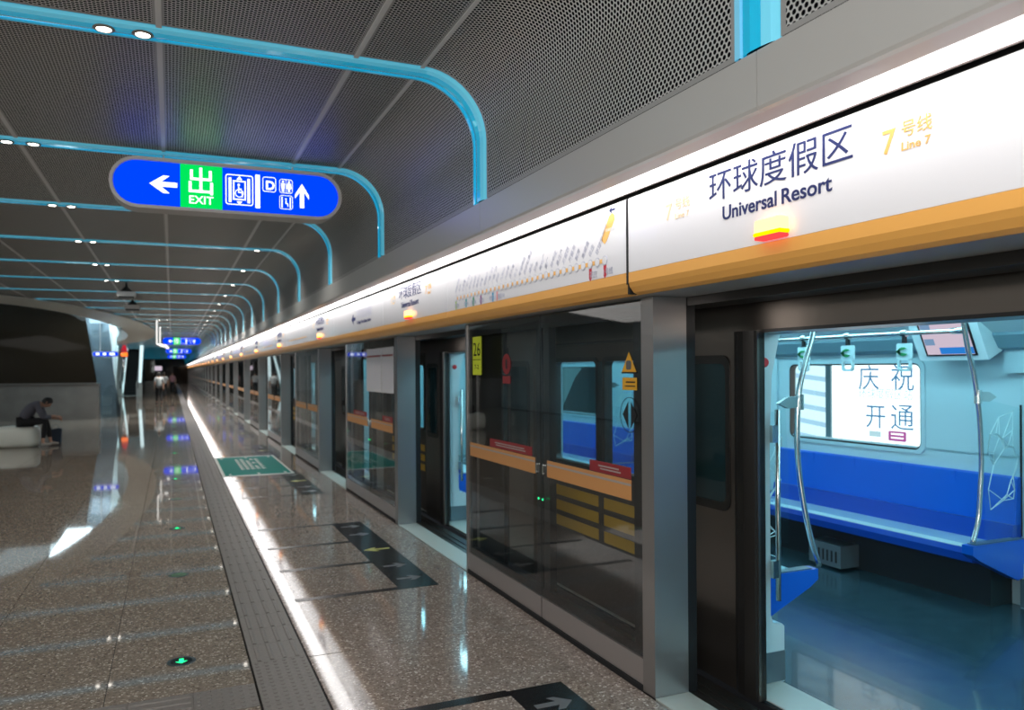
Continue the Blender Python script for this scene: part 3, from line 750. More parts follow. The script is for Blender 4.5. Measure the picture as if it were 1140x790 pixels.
# emergency lamps sunk in the floor
for i in range(16):
    y = 4.83 + 2.05 * i; lit = i % 2 == 0
    lab = {0: 'round green floor lamp nearest the camera, arrow lit', 1: 'unlit round floor lamp, second from the camera', 2: 'lit green floor lamp, third from the camera', 3: 'unlit floor lamp, fourth from the camera', 4: 'lit green floor lamp beside the teal mat, fifth from the camera'}.get(i, 'far lit green floor lamp' if lit else 'far unlit floor lamp')
    t = thing('floor_lamp', lab, 'floor lamp', (.04, y, 0), 'lamps sunk in the floor')
    obj('ring', MB().lathe([(.078, .0003), (.074, .003), (.060, .004), (.058, .002)], (.04, y, 0), 24), MT['lamp_ring'], t)
    obj('lens', MB().lathe([(.057, .0015), (.056, .0030)], (.04, y, 0), 24), MT['floor_black'] if lit else MT['lamp_off'], t)
    if lit:
        obj('arrow', MB().prism([(.04, y - .040), (.072, y - .008), (.052, y - .008), (.052, y + .035), (.028, y + .035), (.028, y - .008), (.008, y - .008)], 'z', .0031, .0042), MT['lamp_green'], t)
    else:
        obj('arrow', MB().prism([(.04, y - .038), (.078, y - .004), (.078, y + .02), (.04, y - .014), (.002, y + .02), (.002, y - .004)], 'z', .0031, .0040), MT['arrow_grey'], t)
# ================================================================ TRAIN
XO, XI, XFW = 2.68, 2.90, 5.35        # near outer skin, near inner wall, far inner wall
DC = 2.27                              # centre of the train doorway of bay 0
def train_car(yb, label, detail=True):
    """one car; local door centres at 2.37 + 4.83 j (j = 0..3)"""
    t = thing('subway_car', label, 'train', (4.0, yb, 0), 'cars of the train at the platform')
    L = 19.16
    P = lambda n, m_, mt, **kw: obj(n, m_, mt, t, **kw)
    dc = [yb + 2.37 + PITCH * j for j in range(4)]
    H = .93
    P('car_floor', MB().box(XO + .01, XFW + .1, yb, yb + L, -.10, 0), MT['train_floor'])
    P('door_threshold', MB().box(XO + .01, XI + .02, yb + .2, yb + L - .2, .0005, .006), MT['sill'])
    # near side wall segments with windows (outer skin)
    segs = [(yb, dc[0] - H)] + [(dc[j] + H, dc[j + 1] - H) for j in range(3)] + [(dc[3] + H, yb + L)]
    for a, b in segs:
        if b - a < 2:
            P('side_panel', MB().box(XO + .03, XI, a, b, -.15, 1.86), MT['train_steel']); continue
        wa, wb = (a + b) / 2 - .72, (a + b) / 2 + .74
        m = MB().box(XO + .03, XO + .07, a, b, -.15, .96).box(XO + .03, XO + .07, a, wa, .96, 1.70).box(XO + .03, XO + .07, wb, b, .96, 1.70).box(XO + .03, XO + .07, a, b, 1.70, 1.86)
        P('side_panel', m, MT['train_body'])
        XJ = XO + .09
        m = MB().box(XJ, XJ + .02, a, b, 0, .94).box(XJ, XJ + .02, a, wa, .94, 1.72).box(XJ, XJ + .02, wb, b, .94, 1.72).box(XJ, XJ + .02, a, b, 1.72, 1.90)
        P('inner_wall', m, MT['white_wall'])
        for p, q in ((wa, (wa + wb) / 2 - .04), ((wa + wb) / 2 + .04, wb)):
            w = MB(); frame_prism(w, rrect(p - .01, q + .01, .93, 1.73, .05), rrect(p + .02, q - .02, .96, 1.70, .04), 'x', XO + .022, XO + .085)
            f = P('side_window', w, MT['rubber']); obj('pane', MB().box(XO + .05, XO + .056, p + .01, q - .01, .97, 1.69), MT['train_glass'], f)
        for z0 in (.46, .575, .69):
            for p, q in ((wa, (wa + wb) / 2 - .04), ((wa + wb) / 2 + .04, wb)):
                P('yellow_stripe', MB().box(XO + .026, XO + .031, p, q, z0, z0 + .075), MT['yellow_band'])
    P('cant_rail', MB().box(XO + .0, XO + .06, yb, yb + L, 1.838, 2.05), MT['train_steel'])
    P('cant_shadow_gap', MB().box(XO + .0, XI, yb, yb + L, 1.822, 1.838), MT['black'])
    P('inner_lintel', MB().box(XO + .06, XI + .10, yb, yb + L, 1.90, 2.10), MT['train_ceiling'])
    P('rubbing_strip', MB().box(XO - .01, XO + .10, yb, yb + L, -.16, -.01), MT['black'])
    # opened outside-sliding door leaves
    for c in dc:
        for s in (1, -1):
            e = c + s * .78; o_ = c + s * 1.44          # inner and outer end of the leaf
            a, b = min(e, o_), max(e, o_)
            r0, r1 = (e, e + s * .17)
            lf = MB().prism([(XO - .035, a), (XO - .035, b), (XO + .012, b), (XO + .012, a)], 'z', .0, 1.835)
            lo = P('door_leaf', lf, MT['train_steel'])
            m = MB().box(XO - .05, XO + .01, min(r0, r1), max(r0, r1), .0, 1.83)
            pr = [(XO - .036, r1), (XO - .046, r1 - s * .03), (XO - .052, (r0 + r1) / 2), (XO - .046, r0 + s * .01), (XO - .02, r0), (XO + .012, r0), (XO + .012, r1)]
            m = MB().prism(pr, 'z', 0, 1.832)
            obj('leaf_edge_rubber', m, MT['rubber'], lo)
            w0, w1 = e + s * .20, e + s * .60
            m = MB(); frame_prism(m, rrect(min(w0, w1), max(w0, w1), .90, 1.715, .06), rrect(min(w0, w1) + .035, max(w0, w1) - .035, .945, 1.67, .04), 'x', XO - .043, XO - .036)
            f = obj('door_window', m, MT['rubber'], lo)
            obj('door_glass', MB().box(XO - .040, XO - .037, min(w0, w1) + .03, max(w0, w1) - .03, .94, 1.68), MT['hall_door_glass'], lo)
    # door pocket pillars inside, with step, skirting
    for c in dc:
        for s in (1, -1):
            e = c + s * H
            a, b = min(e, e + s * .18), max(e, e + s * .18)
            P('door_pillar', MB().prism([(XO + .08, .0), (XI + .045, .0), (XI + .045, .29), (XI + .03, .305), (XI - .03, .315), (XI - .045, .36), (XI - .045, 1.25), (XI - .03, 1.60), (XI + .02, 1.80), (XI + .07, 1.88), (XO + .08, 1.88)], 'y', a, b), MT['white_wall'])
            P('pillar_skirting', MB().box(XO + .078, XI + .048, a - .003, b + .003, .008, .165), MT['skirt'])
            if detail and s == 1:
                ip = P('inspection_panel', MB().box(XO + .095, XI - .055, e - .006, e, 1.60, 1.775), MT['white_wall'])
                obj('emergency_button', MB().lathe([(.022, 0), (.026, -.012), (.018, -.022)], (XO + .13, e - .006, 1.675), 12, 'y'), MT['red'], ip)
            y = e - s * .03
            gr = P('door_grab_bar', MB().tube([(XI - .02, y, .44), (XI - .02, y, 1.43)], .014, 10), MT['chrome'], smooth=True)
            for z_ in (1.26, .56): obj('bracket', MB().box(XI - .062, XI - .016, y - .012, y + .012, z_, z_ + .09), MT['chrome'], gr)
    # far wall
    fs = [(yb, dc[0] - H)] + [(dc[j] + H, dc[j + 1] - H) for j in range(3)] + [(dc[3] + H, yb + L)]
    for a, b in fs:
        if b - a < 2:
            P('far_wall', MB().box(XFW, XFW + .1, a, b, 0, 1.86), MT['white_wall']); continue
        wa, wb = a + 1.09, a + 2.53
        m = MB()
        m.box(XFW, XFW + .06, a, b, .0, 1.02).box(XFW, XFW + .06, a, wa, 1.0, 1.68).box(XFW, XFW + .06, wb, b, 1.0, 1.68).box(XFW, XFW + .06, a, b, 1.68, 1.76)
        P('far_wall', m, MT['white_wall'])
        w = MB(); frame_prism(w, rrect(wa - .02, wb + .02, .965, 1.705, .07), rrect(wa + .015, wb - .015, .995, 1.675, .06), 'x', XFW - .012, XFW + .07)
        f = P('far_window', w, MT['white_wall']); obj('window_gasket', frame_prism(MB(), rrect(wa + .010, wb - .010, .99, 1.68, .06), rrect(wa + .024, wb - .024, 1.008, 1.662, .05), 'x', XFW - .008, XFW + .05), MT['rubber'], f)
        obj('pane', MB().box(XFW + .05, XFW + .056, wa, wb, .98, 1.69), MT['clear'], f)
        P('under_bench_panel', MB().box(XFW - .22, XFW, a + .4, b - .4, .0, .40), MT['underbench'])
        vg = P('vent_grille', MB().box(XFW - .42, XFW - .22, a + 1.52, a + 1.86, .02, .20), MT['skirt'])
        m = MB()
        for i in range(6): m.box(XFW - .424, XFW - .42, a + 1.56 + .045 * i, a + 1.575 + .045 * i, .06, .15)
        obj('slots', m, MT['black'], vg)
    for c in dc:
        a, b = c - H, c + H
        P('far_door_leaf', MB().box(XFW + .02, XFW + .06, a, c - .004, .0, 1.80), MT['white_wall'])
        P('far_door_leaf', MB().box(XFW + .02, XFW + .06, c + .004, b, .0, 1.80), MT['white_wall'])
        for p, q in ((a + .16, c - .12), (c + .12, b - .16)):
            P('far_door_window', MB().prism(rrect(p, q, .85, 1.55, .05), 'x', XFW + .005, XFW + .02), MT['rubber'])
        for p, q in ((a - .30, a), (b, b + .30)):
            P('far_pillar', MB().prism([(XFW + .02, 0), (XFW - .06, 0), (XFW - .06, .30), (XFW - .02, .34), (XFW - .02, 1.80), (XFW + .02, 1.80)], 'y', p, q), MT['white_wall'])
            P('pillar_skirting', MB().box(XFW - .063, XFW, p - .002, q + .002, .006, .20), MT['skirt'])
    P('cornice', MB().prism([(XFW + .06, 1.75), (XFW - .02, 1.75), (XFW - .10, 1.775), (XFW - .16, 1.86), (XFW - .16, 1.90), (XFW + .06, 1.90)], 'y', yb, yb + L), MT['cove'])
    P('cornice_panel', MB().prism([(XFW - .16, 1.88), (XFW - .42, 2.03), (XFW - .42, 2.10), (XFW + .06, 2.10), (XFW + .06, 1.88)], 'y', yb, yb + L), MT['train_ceiling'])
    P('car_ceiling', MB().box(XO + .06, XFW + .1, yb, yb + L, 2.10, 2.16), MT['train_ceiling'])
    for x in (3.45, 4.70):
        P('ceiling_light', MB().box(x - .10, x + .10, yb + .3, yb + L - .3, 2.085, 2.10), MT['train_light'])
    P('car_end_wall', MB().box(XO + .06, XFW + .1, yb, yb + .04, 0, 2.1).box(XO + .06, XFW + .1, yb + L - .04, yb + L, 0, 2.1), MT['white_wall'])
    return t
MT['hall_door_glass'] = mat('tinted_door_glass', (.010, .030, .036), .04)
YB = DC - 2.37 - PITCH
c0 = train_car(YB, 'nearest subway car with open doors, stainless sides and cyan-lit interior')
for k in range(1, 4): dup(c0, (4.0, YB + 19.32 * k, 0), 'farther subway car behind the receding glass screen doors', 'cars of the train at the platform')

# ---- fittings inside the near car
def bench(side, a, b, label):
    """side=+1: along the far wall, -1: along the near wall"""
    xw = XFW if side > 0 else XI
    X = lambda d: xw - side * d
    t = thing('bench_seat', label, 'bench', (X(.3), (a + b) / 2, .4), 'blue and silver benches in the train')
    seat = [(X(.02), .43), (X(.10), .425), (X(.34), .445), (X(.46), .455), (X(.49), .44), (X(.49), .425), (X(.44), .41), (X(.02), .39)]
    obj('seat_pan', MB().prism(seat, 'y', a, b), MT['bench'], t)
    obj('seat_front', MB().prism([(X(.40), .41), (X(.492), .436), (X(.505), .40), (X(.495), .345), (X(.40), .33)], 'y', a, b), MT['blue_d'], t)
    obj('backrest', MB().prism([(X(.0), .56), (X(.07), .56), (X(.045), .875), (X(.03), .885), (X(0), .885)], 'y', a, b), MT['blue'], t)
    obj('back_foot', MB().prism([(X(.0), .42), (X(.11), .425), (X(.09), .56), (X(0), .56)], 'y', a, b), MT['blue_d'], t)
    m = MB()
    for i in range(1, 5):
        y = a + (b - a) * i / 5
        m.box(min(X(.0), X(.052)), max(X(.0), X(.052)), y - .0015, y + .0015, .57, .878)
    obj('backrest_seams', m, MT['blue'], t)
    for e, s in ((a, 1), (b, -1)):
        obj('end_bracket', MB().prism([(X(.02), .47), (X(.56), .47), (X(.56), .41), (X(.50), .37), (X(.12), .20), (X(.02), .22)], 'y', min(e - s * .05, e + s * .03), max(e - s * .05, e + s * .03)), MT['blue'], t)
        obj('end_tray', MB().box(min(X(.04), X(.52)), max(X(.04), X(.52)), min(e - s * .04, e + s * .02), max(e - s * .04, e + s * .02), .471, .476), MT['skirt'], t)
    return t
def pole(side, y, label):
    xw = XFW if side > 0 else XI
    b = [( .50, .47), (.44, .62), (.42, .80), (.405, 1.0), (.415, 1.25), (.44, 1.44), (.48, 1.62), (.54, 1.80), (.60, 2.09)] if side > 0 else [(.62, .47), (.56, .62), (.50, .85), (.46, 1.1), (.455, 1.3), (.47, 1.5), (.52, 1.68), (.58, 1.84), (.64, 2.09)]
    pts = [(xw - side * d, y, z) for d, z in b]
    # smooth the bow
    sm = []
    for i in range(len(pts) - 1):
        p0, p1, p2, p3 = [Vector(pts[max(0, min(len(pts) - 1, i + q))]) for q in (-1, 0, 1, 2)]
        for k in range(4):
            u = k / 4; sm.append(.5 * ((2 * p1) + (-p0 + p2) * u + (2 * p0 - 5 * p1 + 4 * p2 - p3) * u * u + (-p0 + 3 * p1 - 3 * p2 + p3) * u ** 3))
    sm.append(Vector(pts[-1]))
    t = thing('grab_pole', label, 'pole', (sm[0].x, y, .47), 'bowed grab poles in the train')
    obj('tube', MB().tube(sm, .0165, 12), MT['chrome'], t, smooth=True)
    xm = xw - side * .435 if side > 0 else xw + .475
    obj('clamp', MB().lathe([(.024, -.045), (.024, .045)], (xm, y, 1.445), 14), MT['chrome'], t)
    obj('clamp_wing', MB().prism([(xm, 1.48), (xm + side * .10, 1.475), (xm + side * .17, 1.44), (xm + side * .10, 1.41), (xm, 1.415)], 'y', y - .012, y + .012), MT['chrome'], t)
    return t
def screen(side, y, label):
    xw = XFW if side > 0 else XI
    X = lambda d: xw - side * d
    t = thing('glass_partition', label, 'partition', (X(.2), y, .48), 'glass screens at the bench ends')
    x0, x1 = sorted((X(.0), X(.385)))
    pts = [(x0 + .005, .478), (x1 - .005, .478), (x1 - .0, 1.0), (x1 - .02, 1.41 if side < 0 else 1.36), (x0 + .005, 1.36 if side < 0 else 1.43)]
    obj('pane', MB().prism(pts, 'y', y - .004, y + .004), MT['clear'], t)
    random.seed(5 + side); m = MB()
    P_ = [Vector((random.uniform(x0 + .03, x1 - .03), y - .006, random.uniform(.52, 1.36))) for _ in range(24)]
    for i, p in enumerate(P_):
        for q in sorted(P_, key=lambda q: (q - p).length)[1:4]: m.tube([p, q], .003, 4)
    obj('etched_lines', m, MT['clearplastic'], t, kind='stuff')
    obj('edge', MB().box(X(.0) - .006, X(.0) + .006, y - .006, y + .006, .478, 1.38), MT['black'], t)
    return t
for j, (yc, tag_) in enumerate(((DC, 'near'), (DC + PITCH, 'next'), (DC - PITCH, 'rear'))):
    a, b = yc + 1.26, yc + PITCH - 1.26
    if j == 2:
        bench(1, a, b, 'blue and silver bench at the far side, right of the nearest doorway')
        continue
    w = {0: ('long blue and silver bench under the bright window seen through the nearest doorway', 'blue bench end seen at the left inside the nearest doorway', 'bowed steel pole at the right end of the far bench', 'bowed steel pole with winged clamp at the left inside the nearest doorway', 'patterned glass screen at the right end of the far bench', 'patterned glass screen behind the left pole in the nearest doorway'),
         1: ('blue and silver far bench seen through the second doorway', 'blue bench end inside the second doorway', 'grab pole at the far bench in the second doorway', 'grab pole by the bench end in the second doorway', 'glass screen at the far bench in the second doorway', 'glass screen at the bench end in the second doorway')}[j]
    bench(1, a, b, w[0]); bench(-1, a, b, w[1])
    pole(1, a, w[2]); pole(-1, a, w[3]); screen(1, a, w[4]); screen(-1, a, w[5])
# overhead rail with hanging handles
t = thing('hanging_rail', 'horizontal steel rail above the far bench holding the grab handles', 'rail', (4.80, 4.6, 1.885))
obj('tube', MB().tube([(4.80, DC + 1.27, 1.885), (4.80, DC + 3.55, 1.885)], .0155, 10), MT['chrome'], t, smooth=True)
obj('end_socket', MB().tube([(4.80, DC + 1.26, 1.885), (4.80, DC + 1.36, 1.885)], .022, 10), MT['chrome'], t, smooth=True)
obj('hanger', MB().tube([(4.80, DC + 3.5, 1.885), (4.80, DC + 3.5, 2.1)], .014, 8), MT['chrome'], t)
hl = ['grab handle with green tag nearest the screen, right of three', 'middle grab handle with green tag above the bright window', 'left grab handle with green tag partly behind the bowed pole', 'grab handle hidden at the far left of the rail']
def handle(y, label):
    t = thing('strap_hanger', label, 'hanging strap', (4.80, y, 1.885), 'grab handles over the far bench')
    obj('clip', MB().tube([(4.80, y - .02, 1.885), (4.80, y + .02, 1.885)], .026, 10), MT['chrome'], t)
    obj('strap', MB().box(4.788, 4.812, y - .012, y + .012, 1.815, 1.87), MT['black'], t)
    obj('tag_plate', MB().prism(rrect(y - .062, y + .062, 1.700, 1.815, .014), 'x', 4.792, 4.808), MT['clearplastic'], t)
    pts = [(y + .062, 1.755)] + [(y + .005 + .042 * math.cos(a), 1.755 + .032 * math.sin(a)) for a in [2.4 - .5 * i for i in range(11)]]
    obj('green_emblem', MB().prism(pts, 'x', 4.786, 4.792), MT['green'], t)
    m = MB(); frame_prism(m, rrect(y - .055, y + .055, 1.615, 1.70, .025), rrect(y - .040, y + .040, 1.632, 1.695, .018), 'x', 4.790, 4.810)
    obj('grip', m, MT['clearplastic'], t)
for y, l in zip((4.00, 4.51, 4.97), hl): handle(y, l)
# information screen under the cornice
t = thing('info_screen', 'tilted information display with pink and blue picture above the far wall', 'screen', (5.08, 3.9, 1.85))
ux_, = (Vector((0, -1, 0)),); up_ = Vector((-.42, 0, .907)).normalized()
def tilted(y0, y1, v0, v1, d0, d1):
    """box in the tilted frame of the display: v up the face, d out of the face"""
    n_ = ux_.cross(up_).normalized(); 
    if n_.x > 0: n_ = -n_
    o_ = Vector((5.13, 0, 1.735)); m = MB(); vs = []
    for d in (d0, d1):
        for v in (v0, v1):
            for y in (y0, y1): vs.append(o_ + Vector((0, y, 0)) + up_ * v + n_ * d)
    return m.add(vs, [(0, 2, 3, 1), (4, 5, 7, 6), (0, 1, 5, 4), (2, 6, 7, 3), (0, 4, 6, 2), (1, 3, 7, 5)])
obj('housing', tilted(3.62, 4.16, -.05, .30, -.16, -.004), MT['train_ceiling'], t)
obj('bezel', tilted(3.685, 4.085, -.012, .27, -.004, .002), MT['black'], t)
obj('picture', tilted(3.70, 4.07, .0, .26, .002, .003), MT['screen_pink'], t)
obj('blue_bar', tilted(3.70, 3.96, .004, .055, .003, .004), MT['screen_blue'], t, label='bright blue bar on the display')
obj('grey_tile', tilted(3.985, 4.065, .075, .125, .003, .004).add(*(lambda q: (q.v, q.f))(tilted(3.985, 4.065, .19, .24, .003, .004))), MT['screen_grey'], t)
# door code plate
t = thing('door_code', 'pale panel with dark car number at the right edge inside the train', 'sign', (5.30, 3.3, 1.8))
obj('plate', MB().box(5.300, 5.315, 2.72, 3.615, 1.60, 1.835), MT['white_wall'], t)
obj('digits', text_mb('02074 4A', .052, (5.2995, 3.555, 1.79), UX, UZ, .0006, fit=.17, bold=.001), MT['cove'], t)
# poster light box and two added glowing panels on the tunnel wall, seen through the far window
t = thing('tunnel_glow_panel', 'bright white poster light box with large blue Chinese characters beyond the train window', 'light box', (6.34, 4.6, 1.3))
obj('lit_panel', MB().box(6.30, 6.38, 2.9, 6.13, .55, 2.1), MT['poster'], t)
XP = 6.299
for s_, y, z, sz in (('庆', 5.79, 1.445, .26), ('祝', 5.41, 1.445, .27), ('开', 5.71, 1.07, .255), ('通', 5.415, 1.07, .27)):
    obj('large_character', text_mb(s_, sz, (XP, y, z), UX, UZ, .0006, res=3), MT['poster_ink'], t)
obj('small_line', text_mb('环球度假区站', .115, (XP, 5.785, 1.345), UX, UZ, .0006, fit=.62, res=2), MT['poster_faint'], t)
obj('faint_emblem', MB().box(XP - .001, XP, 5.52, 5.66, .965, 1.02), MT['poster_faint'], t)
mg = obj('magenta_label', MB().prism(rrect(5.235, 5.435, .94, 1.035, .012), 'x', XP - .001, XP), MT['poster_mag'], t)
obj('label_lines', MB().box(XP - .002, XP - .001, 5.265, 5.405, 1.0, 1.015).box(XP - .002, XP - .001, 5.265, 5.405, .965, .978), MT['poster'], mg)
t = thing('tunnel_glow_panel', 'added pale blue panel with painted reflection stripes at the left behind the train window', 'light box', (6.34, 7.7, 1.3))  # added glowing panel, imitates pale reflections in the train window
obj('lit_panel', MB().box(6.32, 6.38, 6.20, 9.4, .75, 2.1), MT['pale_glow'], t)
m = MB()
for i in range(7):
    z = .85 + .16 * i; m.prism([(6.22, z), (9.3, z + .30), (9.3, z + .36), (6.22, z + .05)], 'x', 6.31, 6.32)
for y in (6.9, 7.5, 8.2): m.prism([(y, .76), (y + .05, .76), (y + .35, 2.0), (y + .3, 2.0)], 'x', 6.305, 6.31)
obj('reflection_stripes', m, MT['reflection_stripe'], t)
t3 = thing('tunnel_glow_panel', 'added dim teal glowing panel seen through the train windows', 'light box', (6.34, 11.6, 1.3))  # added glow so the train windows do not go black
obj('lit_panel', MB().box(6.32, 6.38, 9.55, 14.2, .6, 2.1), emis('dim_teal_glow', (.16, .42, .50), .55), t3)
obj('dark_shape', MB().prism([(10.2, .62), (12.6, .62), (11.8, 1.5), (11.2, 1.9), (10.6, 1.4)], 'x', 6.31, 6.32), MT['cove'], t3)
obj('light_box_frame', MB().box(6.28, 6.39, 6.13, 6.20, .5, 2.15), MT['cove'], t)
obj('wall_tunnel', MB().box(6.40, 6.6, Y_START - 4, Y_END, -1.2, 4), MT['matte_black'], None, kind='structure', loc=(6.5, 0, 0))
obj('trim_7', MB().box(2.40, 6.6, Y_START - 4, Y_END, -1.25, -1.1).box(2.6, 6.6, Y_START - 4, Y_END, 3.0, 3.1), MT['matte_black'], None, kind='structure', loc=(4.5, 0, -1.2))

# ================================================================ HANGING SIGNS
def sign(y, label, full=True, x0=-.40, L=1.69, zc=3.095, group='blue capsule signs', hh=.168):
    t = thing('hanging_sign', label, 'sign', (x0 + L / 2, y, zc), group)
    def cap(g_, n=12):
        r = hh + g_; pts = []
        for k in range(n + 1): a = -PI / 2 + PI * k / n; pts.append((x0 + L - hh + r * math.cos(a), zc + r * math.sin(a)))
        for k in range(n + 1): a = PI / 2 + PI * k / n; pts.append((x0 + hh + r * math.cos(a), zc + r * math.sin(a)))
        return pts
    obj('casing', MB().prism(cap(.028), 'y', y + .004, y + .20), MT['sign_case'], t)
    frame_prism(fr := MB(), cap(.028), cap(.004), 'y', y - .012, y + .004); obj('bezel', fr, MT['sign_case'], t)
    obj('blue_face', MB().prism(cap(0), 'y', y, y + .004), MT['sign_blue'], t)
    W_ = L; U = lambda u: x0 + W_ * u; V = lambda v: zc + hh - 2 * hh * v
    q = (y - .002, y)
    gf = obj('green_field', MB().box(U(.277), U(.459), *q, V(1), V(0)), MT['sign_green'], t)
    y2 = (y - .004, y - .002)
    def poly(name, pts, par=t, yy=q): return obj(name, MB().prism([(U(a), V(b)) for a, b in pts], 'y', *yy), MT['sign_pict'], par)
    poly('left_arrow', [(.148, .51), (.205, .31), (.232, .31), (.197, .455), (.264, .455), (.264, .565), (.197, .565), (.232, .71), (.205, .71)])
    obj('exit_lettering', text_mb('EXIT', .088, (U(.315), y - .002, V(.90)), (1, 0, 0), UZ, .0008, bold=.0008, fit=L * .105), MT['sign_pict'], gf)
    obj('exit_character', text_mb('出', .225, (U(.313), y - .002, V(.62)), (1, 0, 0), UZ, .0008, bold=.0015, fit=L * .105), MT['sign_pict'], gf)
    def ring_(name, u0, u1, v0, v1, w):
        o_, i_ = rrect(U(u0), U(u1), V(v1), V(v0), .02), rrect(U(u0) + w, U(u1) - w, V(v1) + w, V(v0) - w, .014)
        return obj(name, frame_prism(MB(), o_, i_, 'y', *q), MT['sign_pict'], t)
    ic = ring_('lift_icon', .473, .597, .14, .86, .007)
    if full:
        m = MB().box(U(.487), U(.499), *q, V(.80), V(.22)).box(U(.571), U(.583), *q, V(.80), V(.22))
        m.box(U(.506), U(.564), *q, V(.74), V(.71)).box(U(.506), U(.564), *q, V(.31), V(.28)).box(U(.506), U(.512), *q, V(.74), V(.28)).box(U(.558), U(.564), *q, V(.74), V(.28))
        m.prism([(U(.535), V(.17)), (U(.548), V(.26)), (U(.522), V(.26))], 'y', *q).prism([(U(.535), V(.85)), (U(.522), V(.77)), (U(.548), V(.77))], 'y', *q)
        obj('lift_doors', m, MT['sign_pict'], ic)
        m = MB().lathe([(.010, 0), (.010, -.002)], (U(.532), y, V(.38)), 10, 'y').box(U(.529), U(.534), *q, V(.56), V(.42)).box(U(.529), U(.548), *q, V(.57), V(.545)).box(U(.545), U(.55), *q, V(.67), V(.55)).box(U(.529), U(.545), *q, V(.48), V(.465))
        frame_prism(m, [(U(.534) + .033 * math.cos(.4 * i + 2.2), V(.58) + .033 * math.sin(.4 * i + 2.2)) for i in range(16)], [(U(.534) + .027 * math.cos(.4 * i + 2.2), V(.58) + .027 * math.sin(.4 * i + 2.2)) for i in range(16)], 'y', *q)
        obj('wheelchair_figure', m, MT['sign_pict'], ic)
    poly('divider_bar', [(.607, .10), (.628, .10), (.628, .90), (.607, .90)])
    dr = ring_('exit_letter_frame', .640, .702, .13, .49, .005)
    if full: obj('exit_letter', text_mb('D', .098, (U(.653), y, V(.43)), (1, 0, 0), UZ, .0008, bold=.003), MT['sign_pict'], dr)
    tr = ring_('toilet_icon', .718, .780, .15, .49, .004)
    if full:
        m = MB()
        for c_, sk in ((.735, 0), (.763, 1)):
            m.lathe([(.0085, 0), (.0085, -.002)], (U(c_), y, V(.21)), 10, 'y')
            m.prism([(U(c_ - .009), V(.25)), (U(c_ + .009), V(.25)), (U(c_ + (.012 if sk else .007)), V(.38)), (U(c_ - (.012 if sk else .007)), V(.38))], 'y', *q).box(U(c_ - .005), U(c_ - .001), *q, V(.46), V(.38)).box(U(c_ + .001), U(c_ + .005), *q, V(.46), V(.38))
        m.box(U(.748), U(.750), *q, V(.47), V(.17)); obj('toilet_figures', m, MT['sign_pict'], tr)
    l2 = ring_('accessible_icon', .718, .780, .54, .88, .004)
    if full:
        m = MB().box(U(.727), U(.732), *q, V(.85), V(.58)).box(U(.766), U(.771), *q, V(.85), V(.58)).lathe([(.007, 0), (.007, -.002)], (U(.748), y, V(.63)), 8, 'y').box(U(.746), U(.751), *q, V(.74), V(.66)).box(U(.746), U(.758), *q, V(.75), V(.73)).box(U(.755), U(.759), *q, V(.81), V(.74))
        obj('accessible_figure', m, MT['sign_pict'], l2)
    poly('up_arrow', [(.824, .23), (.857, .50), (.857, .60), (.834, .43), (.834, .82), (.814, .82), (.814, .43), (.791, .60), (.791, .50)][::-1])
    for x in (x0 + .35, x0 + L - .35): obj('hanger_rod', MB().tube([(x, y + .16, zc + hh), (x, y + .16, ZC)], .006, 6), MT['sign_case'], t)
    return t
sign(6.60, 'large blue capsule exit sign with green field hanging from the ceiling near the camera')
sg = sign(40.5, 'second blue capsule sign, first of the three small ones far away', False, zc=3.08)
dup(sg, (sg.location.x, 60, 3.06), 'third blue capsule sign, middle of the three small far ones')
dup(sg, (sg.location.x, 82, 3.04), 'fourth blue capsule sign, lowest of the three small far ones')
t = thing('hanging_sign', 'small blue sign with cyan and white marks in front of the slanted mirror panels', 'sign', (-2.2, 29.6, 2.3))
obj('blue_face', MB().prism(rrect(-2.42, -1.66, 2.17, 2.31, .07), 'y', 29.5, 29.54), MT['sign_blue'], t)
obj('casing', MB().prism(rrect(-2.44, -1.64, 2.15, 2.33, .08), 'y', 29.541, 29.6), MT['sign_case'], t)
obj('lit_marks', MB().prism(rrect(-2.33, -2.22, 2.20, 2.28, .02), 'y', 29.49, 29.5).prism(rrect(-2.12, -2.02, 2.20, 2.28, .02), 'y', 29.49, 29.5).prism(rrect(-1.92, -1.76, 2.20, 2.28, .02), 'y', 29.49, 29.5), MT['sign_pict'], t)
for x in (-2.2, -1.86): obj('hanger_rod', MB().tube([(x, 29.57, 2.33), (x, 29.57, ZC - .02)], .012, 6), MT['sign_case'], t)

# ================================================================ LEFT OF THE HALL
bw = thing('slanted_dark_wall', 'huge dark brown slanted glass wall above the grey plinth at the left', 'wall panel', (-5, 31.3, 1.25))
obj('dark_cladding', MB().prism([(-9.2, 1.26), (-2.43, 1.26), (-2.86, 4.3), (-9.2, 4.3)], 'y', 31.0, 31.3), MT['hall_black'], bw)
obj('lower_lip', MB().box(-9.2, -2.43, 30.98, 31.3, 1.23, 1.258), MT['hall_grey'], bw)
obj('wall_plinth', MB().box(-9.2, -2.36, 31.06, 31.6, 0, 1.228), MT['hall_grey'], None, kind='structure', loc=(-5, 31, 0))
MT['fin_glass'] = glass('tinted_fin_glass', (.34, .39, .42), 2.1, (.75, .85, .95))
mg = thing('slanted_mirror_panel', 'tall slanted mirror-like glass fin right of the dark brown wall', 'glass panel', (-2.3, 32, 0))
obj('mirror_face', MB().prism([(-2.42, 0), (-1.70, 0), (-1.93, 1.6), (-2.18, 4.6), (-2.96, 4.6), (-2.60, 1.4)], 'y', 31.7, 31.78), MT['fin_glass'], mg)
obj('side_face', MB().prism([(-1.70, 0), (-1.45, 0), (-1.80, 4.6), (-2.18, 4.6), (-1.93, 1.6)], 'y', 31.9, 31.98), MT['clear'], mg)
